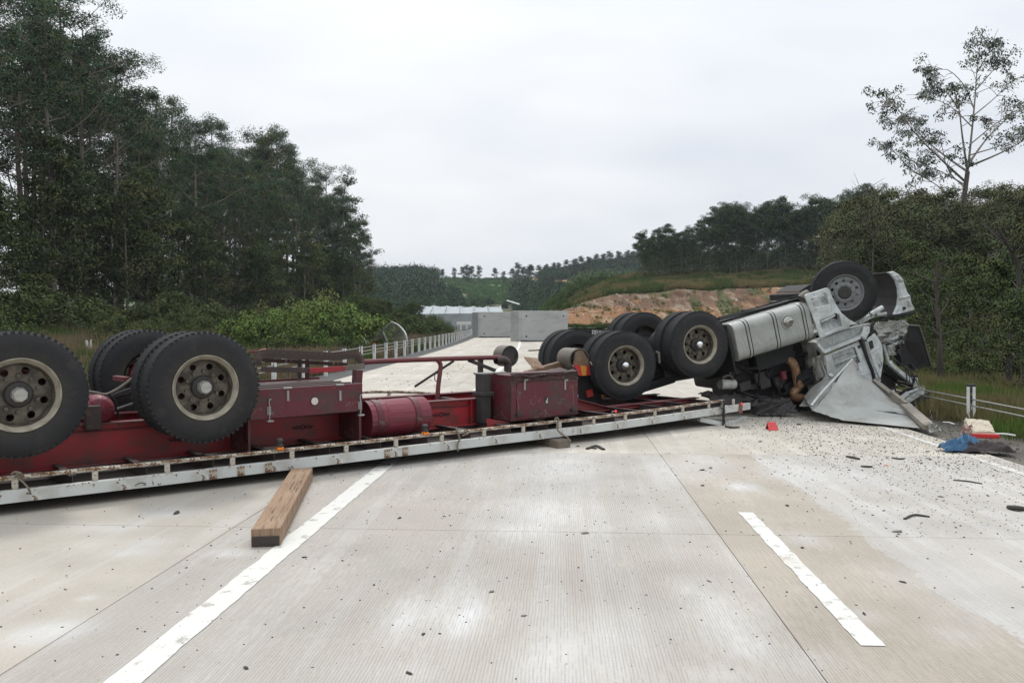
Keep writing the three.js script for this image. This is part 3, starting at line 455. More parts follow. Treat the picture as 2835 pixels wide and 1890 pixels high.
// open trees at the end of the forest
plant('e1', gum({ seed: 41, h: 17, base: .25, spread: 2.9, limbs: 14, twigs: 3, per: 60, leaf: .26, clumpR: .8, r0: .15, tints: dark, bark: [.13, .11, .1], up: 1.1 }), 'gum_tree', 'thin open gum tree standing alone at the end of the dense forest', 'tree', 'open gum trees at the end of the forest');
for (const [px, d, sc] of [[948, 112, 1.22], [984, 114, 1.02], [966, 122, 1.0]]) { const [x, z] = atPx(px, d); grow('e1', x, z, sc, px); }

// ---------------- right-hand side
const R_L = 'gum tree in the forest above the orange cutting', R_G = 'gum trees of the forest above the cutting';
plant('r1', gum({ seed: 51, h: 15, base: .34, spread: 3.2, limbs: 16, twigs: 4, per: 90, leaf: .26, clumpR: .9, r0: .12, tints: [[.11, .165, .1], [.13, .18, .105], [.15, .18, .1]], low: 5, bark: [.14, .12, .11], up: .9 }), 'gum_tree', R_L, 'tree', R_G);
plant('r2', gum({ seed: 52, h: 14, base: .38, spread: 2.8, limbs: 14, twigs: 4, per: 85, leaf: .26, clumpR: .85, r0: .11, tints: [...dark, olive[0]], low: 5, bark: [.12, .1, .09], up: .8 }), 'gum_tree', R_L, 'tree', R_G);
plant('r3', gum({ seed: 53, h: 12, base: .22, spread: 2.6, limbs: 15, twigs: 4, per: 105, leaf: .17, clumpR: .75, r0: .12, tints: [[.2, .215, .11], [.18, .205, .105], [.15, .19, .085]], low: 6, bark: [.16, .14, .12] }), 'gum_tree', 'olive leaved tree in the wood beyond the far carriageway', 'tree', 'trees of the wood beyond the far carriageway');
plant('r4', gum({ seed: 54, h: 13, base: .3, spread: 2.8, limbs: 14, twigs: 4, per: 105, leaf: .17, clumpR: .8, r0: .12, tints: [[.19, .18, .11], [.165, .17, .1], ...olive], low: 5, bark: [.15, .13, .11] }), 'gum_tree', 'olive leaved tree in the wood beyond the far carriageway', 'tree', 'trees of the wood beyond the far carriageway');
{
  const r = rng(123), W_L = 'olive leaved tree in the wood beyond the far carriageway', W_G = 'trees of the wood beyond the far carriageway';
  // ranks above the cutting: pixel across, then metres away; the crowns follow the treeline of the photograph
  const topLine = (px) => { const T = [[1760, 640], [1810, 630], [1870, 620], [1930, 630], [1960, 565], [2040, 555], [2090, 575], [2130, 540], [2230, 560], [2280, 530], [2340, 530], [2400, 500], [2480, 480], [2560, 470], [2680, 500], [2760, 490], [2835, 470], [3000, 470]]; for (let i = 0; i + 1 < T.length; i++) if (px < T[i + 1][0]) return mix(T[i][1], T[i + 1][1], clamp((px - T[i][0]) / (T[i + 1][0] - T[i][0]))); return 470; };
  const base = (px, v) => { const p = cutAt(px, v); return p; };
  for (let rank = 0; rank < 4; rank++) for (let px = 1775 + rank * 9; px < 2440; px += 27 + rank * 6) {
    const p = base(px + (r() - .5) * 14, 5.1 + rank * .42), want = topLine(px) + rank * 6 + (r() - .35) * 34, H = (HORIZON - want) / FOCAL * -p.z + EYE - p.y, k = r() < .55 ? 'r1' : 'r2';
    grow(k, p.x, p.z, clamp(H / (k === 'r1' ? 15 : 14), .45, 1.6), r() * 6.28, { y: p.y - .3 });
  }
  for (let px = 1790; px < 2440; px += 17) { const p = base(px, 5.0 + r() * .9); grow('s2', p.x, p.z, .35 + .45 * r(), r() * 6.28, { y: p.y - .3, label: 'low young tree under the forest above the cutting', group: 'understorey above the cutting' }); }
  // the nearer wood on the right
  for (let rank = 0; rank < 4; rank++) for (let px = 2330 + rank * 14; px < 2990; px += 46 + rank * 5) {
    const d = 58 + rank * 8 + (r() - .5) * 6, [x, z] = atPx(px + (r() - .5) * 20, d), y = groundY(x, z) - .1, want = topLine(px) + 30 - rank * 6 + r() * 60, H = (HORIZON - want) / FOCAL * d + EYE - y, k = r() < .5 ? 'r3' : 'r4';
    grow(k, x, z, clamp(H / 12.5, .5, 1.7), r() * 6.28, { y, label: W_L, group: W_G });
  }
  for (let px = 2360; px < 2990; px += 21) { const d = 53 + r() * 9, [x, z] = atPx(px, d); grow(r() < .5 ? 's1' : 's2', x, z, .42 + .4 * r(), r() * 6.28, { label: 'young tree at the edge of the wood beyond the far carriageway', group: 'young trees at the wood edge' }); }
  for (const [px, d, sc, k] of [[2560, 36, .5, 's2'], [2690, 30, .42, 's1'], [2770, 27, .5, 's2'], [2850, 31, .55, 's1'], [2640, 41, .5, 's1'], [2540, 44, .6, 's1'], [2720, 43, .5, 's2'], [2830, 22, .35, 's2']]) { const [x, z] = atPx(px, d); grow(k, x, z, sc, px, { label: 'leafy sapling in the grass between the barrier and the far carriageway', group: 'saplings in the grassy dip' }); }
  for (const [px, d, sc, k] of [[2480, 34, .7, 'b1'], [2600, 33, .6, 'b2'], [2665, 27, .5, 'b1'], [2790, 30, .7, 'b2'], [2730, 24, .4, 'b2'], [2850, 26, .6, 'b1'], [2570, 28, .45, 'b2']]) { const [x, z] = atPx(px, d); grow(k, x, z, sc, px, { label: 'green bush in the grass between the barrier and the far carriageway', group: 'bushes in the grassy dip' }); }
  for (let px = 2400; px < 2900; px += 36) { const d = 49 + r() * 7, [x, z] = atPx(px, d); grow(r() < .5 ? 'b1' : 'b2', x, z, .7 + .5 * r(), r() * 6.28, { label: 'green bush at the foot of the wood beyond the far carriageway', group: 'bushes at the foot of the wood' }); }
}
// the tall open gum with drooping grey-green clumps, and bare stems in front of the far carriageway
{
  const r = rng(5), L = new Leaves(), wood = [], D = 62, K = 62 / 25.5, bark = [.24, .21, .18], tints = [[.26, .3, .25], [.24, .27, .23], [.27, .31, .22], [.25, .26, .26]];
  const base = atDepth(2628, 886, D); base.y = groundY(base.x, base.z) - .15; const at = (x, y, dz = 0) => atDepth(x + 16, y, D + dz * K).sub(base);
  const trunkPts = [V3(0, 0, 0), at(2632, 800), at(2640, 700), at(2648, 600), at(2664, 475)];
  const trunk = limb(trunkPts, .26, .17, 8, [.1, .085, .07]);
  // limbs read from the photograph: points across and up, with depth either side of the trunk
  const tree = [
    [[2664, 475, 0], [2672, 400, .1], [2682, 300, -.1], [2690, 200, .2], [2700, 115, .1]], [[2664, 475, 0], [2650, 380, -.5], [2640, 300, -.9], [2625, 240, -1.2]], [[2668, 450, 0], [2720, 380, .7], [2770, 330, 1.2], [2800, 290, 1.4]],
    [[2664, 475, 0], [2600, 430, .6], [2540, 380, 1], [2500, 330, 1.2]], [[2655, 500, 0], [2590, 440, -.8], [2520, 370, -1.3], [2470, 300, -1.6]], [[2668, 460, 0], [2740, 430, -.8], [2800, 400, -1.2], [2840, 370, -1.5]],
    [[2640, 560, 0], [2560, 500, .9], [2500, 470, 1.4]], [[2682, 300, -.1], [2650, 230, .4], [2600, 190, .8], [2560, 200, 1]], [[2686, 250, 0], [2730, 200, -.4], [2760, 165, -.6]], [[2676, 350, 0], [2610, 290, .8], [2560, 270, 1.1]], [[2680, 320, 0], [2740, 270, .6], [2790, 220, .9]], [[2658, 520, 0], [2610, 470, -.6], [2590, 390, -.9]],
    [[2640, 300, -.9], [2600, 250, -1.1], [2570, 240, -1.2]], [[2500, 330, 1.2], [2470, 330, 1.2], [2450, 345, 1.1]], [[2655, 510, 0], [2580, 470, .5], [2520, 450, .8], [2480, 420, 1]], [[2560, 500, .9], [2510, 470, 1], [2470, 430, 1.1], [2445, 400, 1.1]], [[2690, 200, .2], [2720, 150, .4], [2735, 120, .5]], [[2668, 430, 0], [2790, 390, -.4], [2850, 350, -.6]], [[2670, 400, 0], [2760, 330, .4], [2830, 300, .6]], [[2470, 300, -1.6], [2450, 285, -1.6], [2440, 300, -1.6]]];
  tree.forEach((pts, i) => { const q = pts.map(([x, y, z]) => at(x, y, z)); wood.push(limb(q, i < 6 ? .095 : .055, .02, 5, bark));
    const c = new THREE.CatmullRomCurve3(q); for (let k = 0; k < (i < 6 ? 15 : 11); k++) { const t = .38 + .62 * Math.pow(r(), .7), o = c.getPoint(t), d = rdir(r); d.y = d.y * .5 + .25; const e = o.clone().addScaledVector(d, K * (.3 + .5 * r())); wood.push(limb([o, o.clone().lerp(e, .5).add(V3(0, .15, 0)), e], .028, .012, 4, bark)); if (r() < .7) clump(L, e, K * (.15 + .12 * r()), 30 + Math.floor(r() * 36), .22, tints[Math.floor(r() * 4)], r, .75, .8); }
    clump(L, q[q.length - 1], K * .24, 60, .22, tints[i % 4], r, .75, .8); });
  const o = thing('gum_tree', 'tall open gum tree with pale limbs and drooping clumps, above the wood', 'tree'); o.position.copy(base);
  obj('trunk', [trunk], M.bark, o); obj('limbs', wood, M.bark, o); obj('crown', L.geometry(), M.leaf, o);
  // a bare dead sapling beside it, in front of the wood
  const bare = (px, d, h, seed, label, tint) => { const q = rng(seed), w = [], [x, z] = atPx(px, d), b = V3(x, groundY(x, z) - .1, z), tr = [V3(0, 0, 0), V3((q() - .5) * .3, h * .4, .1), V3((q() - .5) * .8, h * .75, -.1), V3((q() - .5) * 1.2, h, 0)], c = new THREE.CatmullRomCurve3(tr); w.push(limb(tr, h < 6 ? .11 : .13, h < 6 ? .04 : .02, 6, tint)); for (let k = 0; k < 13; k++) { const o2 = c.getPoint(.35 + .62 * q()), dd = rdir(q); dd.y = Math.abs(dd.y) * .8 + .35; dd.normalize(); const e = o2.clone().addScaledVector(dd, h * (.1 + .14 * q())); w.push(limb([o2, o2.clone().lerp(e, .5).add(V3((q() - .5) * .3, 0, (q() - .5) * .3)), e], .03, .008, 4, tint)); } const t = thing('bare_tree', label, 'tree'); t.position.copy(b); obj('trunk', w, M.bark, t); };
  bare(2405, 60, 12.2, 8, 'leafless dead tree with twisting twigs beside the forest above the cutting', [.13, .115, .1]);
  bare(2800, 24, 5, 9, 'dark leafless stem rising in the grass behind the barrier post', [.05, .042, .036]);
  bare(2500, 40, 3.8, 10, 'brown bare sapling leaning beside the crushed cab and the wood', [.11, .085, .065]);
  bare(2606, 24.5, 4, 15, 'dark straight trunk standing in the grass behind the barrier', [.07, .058, .048]);
  bare(2735, 34, 5, 14, 'thin grey bare sapling in front of the far carriageway', [.11, .095, .08]);
}
// white trunks catching the eye inside the dense forest
{
  const pale = [.42, .4, .36]; [[314, 62, 10.5, .13], [202, 60, 8.5, .09], [470, 80, 11, .13], [505, 84, 8, .1], [60, 55, 17, .22], [705, 104, 16, .16]].forEach(([px, d, h, r0], i) => {
    const [x, z] = atPx(px, d), t = thing('pale_trunk', ['white barked leafless stem standing out in the dense forest', 'thin pale stem at the edge of the dense forest', 'grey barked straight stem in the dense forest', 'short pale stem beside the grey barked one in the forest', 'thick brown grey trunk of the tallest gum in the dense forest', 'long grey leaning trunk near the end of the dense forest'][i], 'tree'); t.position.set(x, groundY(x, z) - .2, z);
    obj('trunk', [limb([V3(0, 0, 0), V3(.12, h * .4, 0), V3(-.1, h * .75, .1), V3(.25, h, 0)], r0, r0 * .5, 7, i === 4 ? [.16, .135, .11] : i === 5 ? [.2, .18, .16] : pale)], M.bark, t);
  });
  const [x, z] = atPx(242, 33), st = thing('stump', 'weathered white forked stump in front of the scrub', 'stump'); st.position.set(x, groundY(x, z) - .1, z); obj('wood', [limb([V3(0, 0, 0), V3(0, .45, 0), V3(-.07, .95, 0)], .1, .05, 7, [.5, .48, .44]), limb([V3(.02, .4, 0), V3(.1, .7, 0), V3(.13, .98, .02)], .07, .035, 6, [.5, .48, .44])], M.bark, st);
}
// ---------------- far hillside: a continuous canopy (stuff) and single trees along the ridge
{
  const r = rng(321), L = new Leaves(); for (let k = 0; k < 6; k++) clump(L, V3((r() - .5) * 1.1, .5 + r() * .55, (r() - .5) * 1.1), .6, 70, .24, [1, 1, 1], r, .8, .1);
  const spots = [], low = [];
  const cover = (x, y) => { if (x < mix(1192, 1285, sstep(790, 855, y))) return 1; if (x < 1428) return y > 838 && y < 868 ? .03 : 0; if (x < 1610 && y < 812) return y < 757 ? .8 : .04; if (x > 1655 && y > 752 && y < 800) return .2; return 1; };
  for (let i = 0; i < 15000; i++) { const u = mix(620, 2250, r()), v = .85 + 3.2 * Math.pow(r(), .8), p = hillAt(u, v), y = 945 - FOCAL * Math.tan(Math.atan2(p.y - EYE, -p.z) + PITCH); if (r() < cover(u, y)) spots.push([p, u, y]); else if (orchard(u, y)) low.push([p, u, y]); }
  for (let i = 0; i < 900; i++) { const u = r() < .4 ? mix(860, 1205, r()) : mix(1500, 1800, r()), p = hillAt(u, 3.6 + .6 * r()); spots.push([p, u, 760]); }
  const mesh = new THREE.InstancedMesh(L.geometry(), M.leaf, spots.length + low.length), m = new THREE.Matrix4(), q = new THREE.Quaternion(), c = new THREE.Color();
  spots.forEach(([p, u, y], i) => { const sc = (u < 1222 ? 2.7 : y > 783 && u < 1720 ? 2.5 : 2.2) * (.6 + .7 * r()) * (y > 840 ? .7 : 1); q.setFromAxisAngle(V3(0, 1, 0), r() * 6.28); m.compose(V3(p.x, p.y - .5, p.z), q, V3(sc, sc * (1 + .5 * r()), sc)); mesh.setMatrixAt(i, m); const v = .75 + .5 * r(), g = u > 1560 && y > 770 ? [.13, .2, .08] : [.085, .145, .08]; c.setRGB(g[0] * v, g[1] * v, g[2] * v); mesh.setColorAt(i, c); });
  low.forEach(([p], i) => { const sc = .8 * (.7 + .6 * r()); q.setFromAxisAngle(V3(0, 1, 0), r() * 6.28); m.compose(V3(p.x, p.y - .3, p.z), q, V3(sc * 1.6, sc, sc)); mesh.setMatrixAt(spots.length + i, m); const v = .8 + .4 * r(); c.setRGB(.15 * v, .27 * v, .11 * v); mesh.setColorAt(spots.length + i, c); });
  mesh.name = 'hillside_canopy'; mesh.userData = { kind: 'stuff', label: 'dark wooded canopy covering the far hillside', category: 'forest' }; shade(mesh); scene.add(mesh);
  plant('h1', gum({ seed: 61, h: 12, base: .2, spread: 2.8, limbs: 15, twigs: 4, per: 34, leaf: .5, clumpR: 1.2, r0: .11, low: 3, tints: [[.09, .145, .09], [.105, .155, .095]], bark: [.12, .11, .1] }), 'ridge_tree', 'small gum tree on the skyline of the far hillside', 'tree', 'trees along the skyline of the far hillside');
  plant('h2', gum({ seed: 62, h: 13, base: .16, spread: 2.5, limbs: 15, twigs: 4, per: 34, leaf: .5, clumpR: 1.2, r0: .11, low: 3, tints: [[.09, .145, .09], [.105, .155, .095]], bark: [.12, .11, .1] }), 'ridge_tree', 'small gum tree on the skyline of the far hillside', 'tree', 'trees along the skyline of the far hillside');
  const tops = [[905, 752], [930, 748], [955, 745], [980, 740], [1005, 742], [1030, 740], [1055, 741], [1080, 738], [1105, 736], [1130, 733], [1155, 731], [1178, 735], [1205, 742], [1222, 740], [1258, 738], [1275, 734], [1292, 730], [1308, 731], [1322, 732], [1372, 737], [1398, 748], [1418, 738], [1432, 724], [1446, 733], [1462, 730], [1475, 727], [1490, 731], [1510, 726], [1530, 724], [1550, 722], [1570, 716], [1590, 710], [1608, 706], [1628, 705], [1648, 700], [1668, 697], [1690, 692], [1712, 690], [1735, 690], [1758, 690]];
  tops.forEach(([x, y], i) => { const p = hillAt(x + 9 * (r() - .5), 3.55 + .35 * r()), H = (HORIZON - y) / FOCAL * -p.z + EYE - p.y; grow(i % 2 ? 'h1' : 'h2', p.x, p.z, Math.max(.35, H / 12.5), i * 1.7, { y: p.y - .4 }); });
}
// ---------------- grass (stuff)
{
  const r = rng(777), L = new Leaves(); for (let k = 0; k < 22; k++) { const a = r() * 6.28, d = V3(Math.cos(a) * .45 * r(), 1, Math.sin(a) * .45 * r()).normalize(), o = V3((r() - .5) * .22, -.02, (r() - .5) * .22); L.blade(o, d, V3(-Math.sin(a), 0, Math.cos(a)), .16 + .22 * r(), .007 + .005 * r(), [1, 1, 1]); }
  const geo = L.geometry(), make = (name, label, spots) => { const mesh = new THREE.InstancedMesh(geo, M.leaf, spots.length), m = new THREE.Matrix4(), q = new THREE.Quaternion(), c = new THREE.Color(); spots.forEach(([p, sc, col], i) => { q.setFromAxisAngle(V3(0, 1, 0), r() * 6.28); m.compose(p, q, V3(sc * 1.3, sc, sc * 1.3)); mesh.setMatrixAt(i, m); mesh.setColorAt(i, c.setRGB(...col)); }); mesh.name = name; mesh.userData = { kind: 'stuff', label, category: 'grass' }; scene.add(shade(mesh)); };
  const right = [], left = [], top = [], pick = (n) => (n < .5 ? mix3([.05, .1, .015], [.09, .15, .03], r()) : mix3([.11, .11, .04], [.17, .14, .07], r()));
  for (let i = 0; i < 26000; i++) { const s = 8 + 60 * Math.pow(r(), 1.5), le = 6.3 + 17 * Math.pow(r(), 1.2), p = road(s, le); p.y = groundY(p.x, p.z); const n = fbm(p.x * .5, p.z * .5, 3, 811); if (le < 7.2 + n * 1.2 && r() < .8) continue; right.push([p, (.6 + .9 * r()) * (le > 9 ? 1.4 : 1), pick(n + .1)]); }
  make('grass', 'green and straw coloured grass in the dip beyond the right barrier', right);
  for (let i = 0; i < 22000; i++) { const s = 12 + 80 * r(), le = -7.4 - 20 * Math.pow(r(), 1.3), p = road(s, le); p.y = groundY(p.x, p.z); const n = fbm(p.x * .4, p.z * .4, 3, 821); const dry = mix3([.13, .1, .06], [.2, .16, .1], r()); left.push([p, (.7 + 1.1 * r()) * (le < -10 ? 1.6 : 1), n > .52 ? mix3([.05, .085, .02], [.08, .11, .03], r()) : dry]); }
  make('dry_grass', 'dry brown grass behind the left barrier posts', left);
  for (let i = 0; i < 14000; i++) { const p = cutAt(1520 + 960 * Math.pow(r(), .8), 4.05 + 1.8 * Math.pow(r(), 1.2)), n = fbm(p.x * .3, p.z * .3, 3, 831); top.push([p, 1.6 + 1.6 * r(), n < .5 ? mix3([.05, .085, .02], [.1, .125, .04], r()) : mix3([.15, .13, .05], [.22, .18, .09], r())]); }
  for (let i = 0; i < 2500; i++) { const p = cutAt(mix(1540, 2000, r()), .2 + .75 * r()); top.push([p, .8 + 1.2 * r(), mix3([.04, .07, .02], [.07, .1, .03], r())]); }
  for (let i = 0; i < 900; i++) { const u = mix(1580, 2300, r()), v = 1 + 3 * r(), p = cutAt(u, v); if (fbm(p.x * .45 + 7, p.y * .9 + p.z * .3, 4, 515) > .56 || r() < .12) top.push([p, .7 + 1.3 * r(), mix3([.06, .1, .025], [.13, .14, .05], r())]); }
  make('bank_grass', 'green and straw coloured grass on the bank above the cutting', top);
}

// ================================================================ barriers, blocks and small roadside things
M.postWhite = std({ map: worn([.68, .69, .67], [.4, .38, .34], [.5, .49, .45], { chips: .15, grime: .5, seed: 131, tile: .4 }), roughness: .55 });
M.cap = std({ lin: [.02, .02, .022], roughness: .6 }); M.capRed = std({ lin: [.3, .03, .03], roughness: .5 });
M.wire = std({ lin: [.34, .34, .32], roughness: .45, metalness: .5 });
M.galv = std({ map: worn([.32, .33, .32], [.2, .19, .17], [.24, .24, .22], { chips: .25, grime: .6, seed: 137, tile: .4 }), roughness: .55, metalness: .3 });
const postParts = () => ({ legs: merge([box(-.06, -.018, -.15, .78, -.025, .025, .006), box(.018, .06, -.15, .78, -.025, .025, .006), box(-.018, .018, -.15, .42, -.02, .02, .003)]), slot: merge([box(-.017, .017, .5, .62, -.018, .018, .003), box(-.017, .017, .67, .76, -.018, .018, .003)]), cap: box(-.064, .064, .775, .815, -.03, .03, .008) });
const PP = postParts();
function wireBarrier(name, label, spots, heights, { h = 1, red = -1 } = {}) {        // spots: positions of the post feet in order
  const b = thing(name, label, 'barrier');
  spots.forEach((p, i) => {
    const post = new THREE.Group(); post.name = 'post'; post.position.copy(p); const n = spots[Math.min(spots.length - 1, i + 1)], q = spots[Math.max(0, i - 1)]; post.rotation.y = Math.atan2(-(n.z - q.z), n.x - q.x) + Math.PI / 2 * 0 + 1.25; post.rotation.z = (hash2(i, 3, 9) - .5) * .04; post.scale.y = h; b.add(post);
    obj('leg', PP.legs, M.postWhite, post); obj('slot', PP.slot, M.cap, post); obj('cap', PP.cap, i === red ? M.capRed : M.cap, post);
  });
  for (const y of heights) { const pts = []; spots.forEach((p, i) => { pts.push(V3(p.x, p.y + y, p.z)); }); obj('wire_rope', [tube(pts, .011, 5, 1)], M.wire, b); }
  return b;
}
{
  const left = [], right = [], far = [];
  for (let s = 15.2; s < 96; s += 2.28) { const p = road(s, -7.0); p.y = groundY(p.x, p.z) - .02; left.push(p); }
  wireBarrier('wire_rope_barrier', 'wire rope barrier of white posts along the left edge of the road', left, [.46, .58, .71], { red: 7 });
  for (let s = 11.15; s < 92; s += 2.15) { const p = road(s, 6.4); p.y = groundY(p.x, p.z) - .03; right.push(p); }
  wireBarrier('wire_rope_barrier', 'wire rope barrier of white posts beside the crushed cab', right, [.4, .5], { h: .9 });
  const c = scene.userData.farPath; for (let k = 0; k < 34; k++) { const p = c.getPoint(.02 + k * .013), d = c.getTangent(.02 + k * .013); p.addScaledVector(V3(-d.z, 0, d.x).normalize(), 8.3); p.y = -.4; far.push(p); }
  wireBarrier('wire_rope_barrier', 'distant wire rope barrier of white posts beyond the far carriageway', far, [.5, .68], { h: 1.15 });
  const [x, z] = [road(70, 7.2).x, road(70, 7.2).z], gp = thing('guide_post', 'single white guide post at the foot of the orange cutting', 'post'); gp.position.set(x, groundY(x, z) - .1, z); obj('post', [box(-.06, .06, 0, 1.35, -.02, .02, .008)], M.postWhite, gp); obj('cap', [box(-.063, .063, 1.35, 1.39, -.023, .023, .006)], M.cap, gp);
}
// two precast concrete units set across the road
M.precast = std({ map: tex(512, 512, (u, v) => { const a = fbm(u * 5, v * 9, 5, 141, 5, 9), b = fbm(u * 3, v * 14, 4, 145, 3, 14), c = vnoise(u * 200, v * 200, 147, 200, 200); const t = .86 + .24 * (a - .5) + .1 * (c - .5); const k = mix3([.42, .43, .42], [.24, .24, .23], sstep(.55, .8, b) * .5); return [k[0] * t, k[1] * t, k[2] * t]; }, [.28, .28]), roughness: .9 });
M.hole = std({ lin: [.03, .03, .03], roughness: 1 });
function precast(px, py, W, H, T, turn, label) {
  const o = thing('precast_unit', label, 'concrete block', 'precast concrete units set across the road'), p = atHeight(px, py); o.position.copy(p); o.rotation.y = turn;
  const s = new THREE.Shape(); s.moveTo(0, 0); s.lineTo(W, 0); s.lineTo(W, H); s.lineTo(0, H); s.closePath();
  for (const [x, y] of [[.42, .38], [W - .35, .38], [.42, H - .42], [W - .35, H - .42]]) { const h = new THREE.Path(); h.absarc(x, y, .07, 0, Math.PI * 2, true); s.holes.push(h); }
  obj('front_slab', [extr(s, 0, .18, .015)], M.precast, o); obj('body', [box(0.004, W - .004, 0.01, H - .004, -T, -.185, .03)], M.precast, o); obj('end_slab', [box(-.16, -.004, 0, H - .03, -T, -.02, .02)], M.precast, o);
  for (const [x, y] of [[.42, .38], [W - .35, .38], [.42, H - .42], [W - .35, H - .42]]) obj('lifting_socket', [mv(cyl(.066, .066, .05, 14).rotateX(Math.PI / 2), x, y, -.14)], M.hole, o);
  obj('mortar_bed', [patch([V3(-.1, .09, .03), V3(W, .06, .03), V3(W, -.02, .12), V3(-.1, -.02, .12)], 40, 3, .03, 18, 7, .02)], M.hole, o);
  return o;
}
precast(1443, 945.5, 3.82, 2.34, 2.0, .34, 'large grey precast concrete unit standing nearer the wreck, stained on its end');
precast(1329, 934.5, 3.82, 2.38, 2.0, .34, 'large grey precast concrete unit standing behind the stained one');
// curved remnant of chain-link fence
{
  const o = thing('mesh_fence', 'bent chain link fence panel with leaning posts in front of the bushes', 'fence'), D = 40, at = (x, y, d = 0) => atDepth(x, y, D + d), wires = [];
  const top = [at(1068, 905, 3), at(1085, 893, 2), at(1108, 905, 1), at(1126, 935, 0)], mid = [at(1010, 950, 5), at(1045, 940, 4), at(1085, 945, 2), at(1124, 968, 0)];
  const A = new THREE.CatmullRomCurve3(top), B = new THREE.CatmullRomCurve3(mid);
  for (let k = 0; k <= 40; k++) { const t = k / 40; for (const sh of [.14, -.14]) { const a = A.getPoint(clamp(t)), b = B.getPoint(clamp(t + sh)); wires.push(tube([a, b], .0045, 3, 1)); } }
  obj('chain_link', wires, M.wire, o);
  const post = (pts, r) => obj('post', [tube(pts, r, 7, 5)], M.galv, o); post([...top, at(1128, 985, 0)], .045); post([at(1126, 942, 0), at(1104, 972, .2)], .03); post([at(1060, 918, 2), at(1072, 945, 2)], .03); post([at(1006, 934, 3), at(1016, 955, 3)], .03);
}
// pale shade-cloth canopies, a pipe and a barricade in the valley
{
  const cloth = std({ lin: [.3, .33, .34], roughness: .8 });
  const o = thing('shade_canopy', 'long pale shade cloth canopy in the valley behind the concrete units', 'canopy'), A = atDepth(1150, 869, 168), B = atDepth(1396, 866, 168), C = atDepth(1388, 847, 212), Dd = atDepth(1165, 843, 220), mid = (p, q, t) => p.clone().lerp(q, t);
  for (let k = 0; k < 6; k++) obj('roof_sheet', [patch([mid(Dd, C, k / 6), mid(Dd, C, (k + .97) / 6), mid(A, B, (k + .97) / 6), mid(A, B, k / 6)], 6, 5, .25, 3, k + 2, .05, .35)], cloth, o);
  obj('front_skirt', [patch([A, B, B.clone().setY(-.5), A.clone().setY(-.5)], 24, 3, .2, 12, 5, .05)], cloth, o);
  const p = thing('pipe', 'pale pipe lying on the green hillside', 'pipe'); obj('pipe_run', [tube([atDepth(1404, 832, 230), atDepth(1440, 843, 205)], .2, 10, 3)], std({ lin: [.6, .6, .58], roughness: .6 }), p);
  const b = thing('barricade', 'white board barricade on legs behind the left barrier', 'barricade'), q = atHeight(1284, 916, 0), sc = -q.z / FOCAL; b.position.copy(q); obj('board', [box(-20 * sc, 20 * sc, 17 * sc, 26 * sc, -.05, .05, .02)], M.postWhite, b); for (const s of [-1, 1]) obj('leg', [box(s * 8 * sc - .12, s * 8 * sc + .12, -.1, 17 * sc, -.05, .05, .02)], M.postWhite, b);
}

// ================================================================ wheels
function lugs(r, z0, z1, n, w, hgt) { const out = []; for (let k = 0; k < n; k++) { const g = new THREE.BoxGeometry(hgt, w, Math.abs(z1 - z0)); g.translate(r, 0, (z0 + z1) / 2); g.rotateZ(k / n * 6.283); out.push(boxUV(g)); } return out; }
const toZ = (g) => g.rotateX(Math.PI / 2);                                  // lathe axis y -> z
function tyreGeo(R, width, lug) {
  const w = width, prof = [[.285, -.018], [.305, -.004], [.335, .004], [.40, .012], [.45, .008], [.485, -.006], [.487, -.012], [.505, -.016], [R - .014, -.028], [R, -.05]];
  for (let k = 0; k < 4; k++) { const a = -.05 - (w - .1) * (k + .5) / 4; prof.push([R, a + .012], [R - .012, a + .008], [R - .012, a - .008], [R, a - .012]); }
  for (let k = 9; k >= 0; k--) { const [r, z] = prof[k]; prof.push([r, -w - z]); }
  const list = [setUV(toZ(lathe(prof.map(([r, z]) => [r, z]), 64)), (u) => u / 3.2, (v) => v / .7)]; list.push(...[...lugs(R - .008, -.052, -.022, lug, .026, .022), ...lugs(R - .008, -w + .052, -w + .022, lug, .026, .022)].map((g) => setUV(g, (u) => u, (v) => .5 + v * .1))); return merge(list);
}
const rimRing = toZ(lathe([[.272, -.03], [.29, -.022], [.304, -.008], [.312, .002], [.308, .008], [.298, .004], [.29, -.01], [.278, -.022], [.268, -.04]], 56));
const rimBarrel = toZ(lathe([[.268, -.04], [.262, -.06], [.255, -.1], [.25, -.145], [.252, -.165], [.25, -.24], [.285, -.27]], 48));
function disc(z, holes, rHole, rBolt, r0 = .1, r1 = .254) { const s = new THREE.Shape(); s.absarc(0, 0, r1, 0, 6.283); const c = new THREE.Path(); c.absarc(0, 0, r0, 0, Math.PI * 2, true); s.holes.push(c); for (let k = 0; k < holes; k++) { const a = k / holes * 6.283 + .2, h = new THREE.Path(); h.absarc(Math.cos(a) * rBolt, Math.sin(a) * rBolt, rHole, 0, Math.PI * 2, true); s.holes.push(h); } const g = new THREE.ExtrudeGeometry(s, { depth: .012, bevelEnabled: true, bevelSize: .003, bevelThickness: .003, bevelOffset: -.003, bevelSegments: 1, curveSegments: 12 }); return boxUV(mv(g, 0, 0, z - .012)); }
const nutRing = (r, z, n) => { const l = []; for (let k = 0; k < n; k++) { const a = k / n * 6.283; l.push(mv(cyl(.017, .017, .03, 6).rotateX(Math.PI / 2), Math.cos(a) * r, Math.sin(a) * r, z)); } return merge(l); };
const G_TYRE = tyreGeo(.53, .275, 60), G_TYRE_PLAIN = tyreGeo(.535, .275, 84);
const G_DISC = disc(-.135, 8, .03, .205), G_DISC_BACK = disc(-.2, 8, .03, .205), G_NUTS = nutRing(.152, -.12, 10);
const G_HUB = merge([toZ(lathe([[.1, -.15], [.112, -.1], [.1, -.075], [.085, -.07], [0.001, -.07]], 32))]);
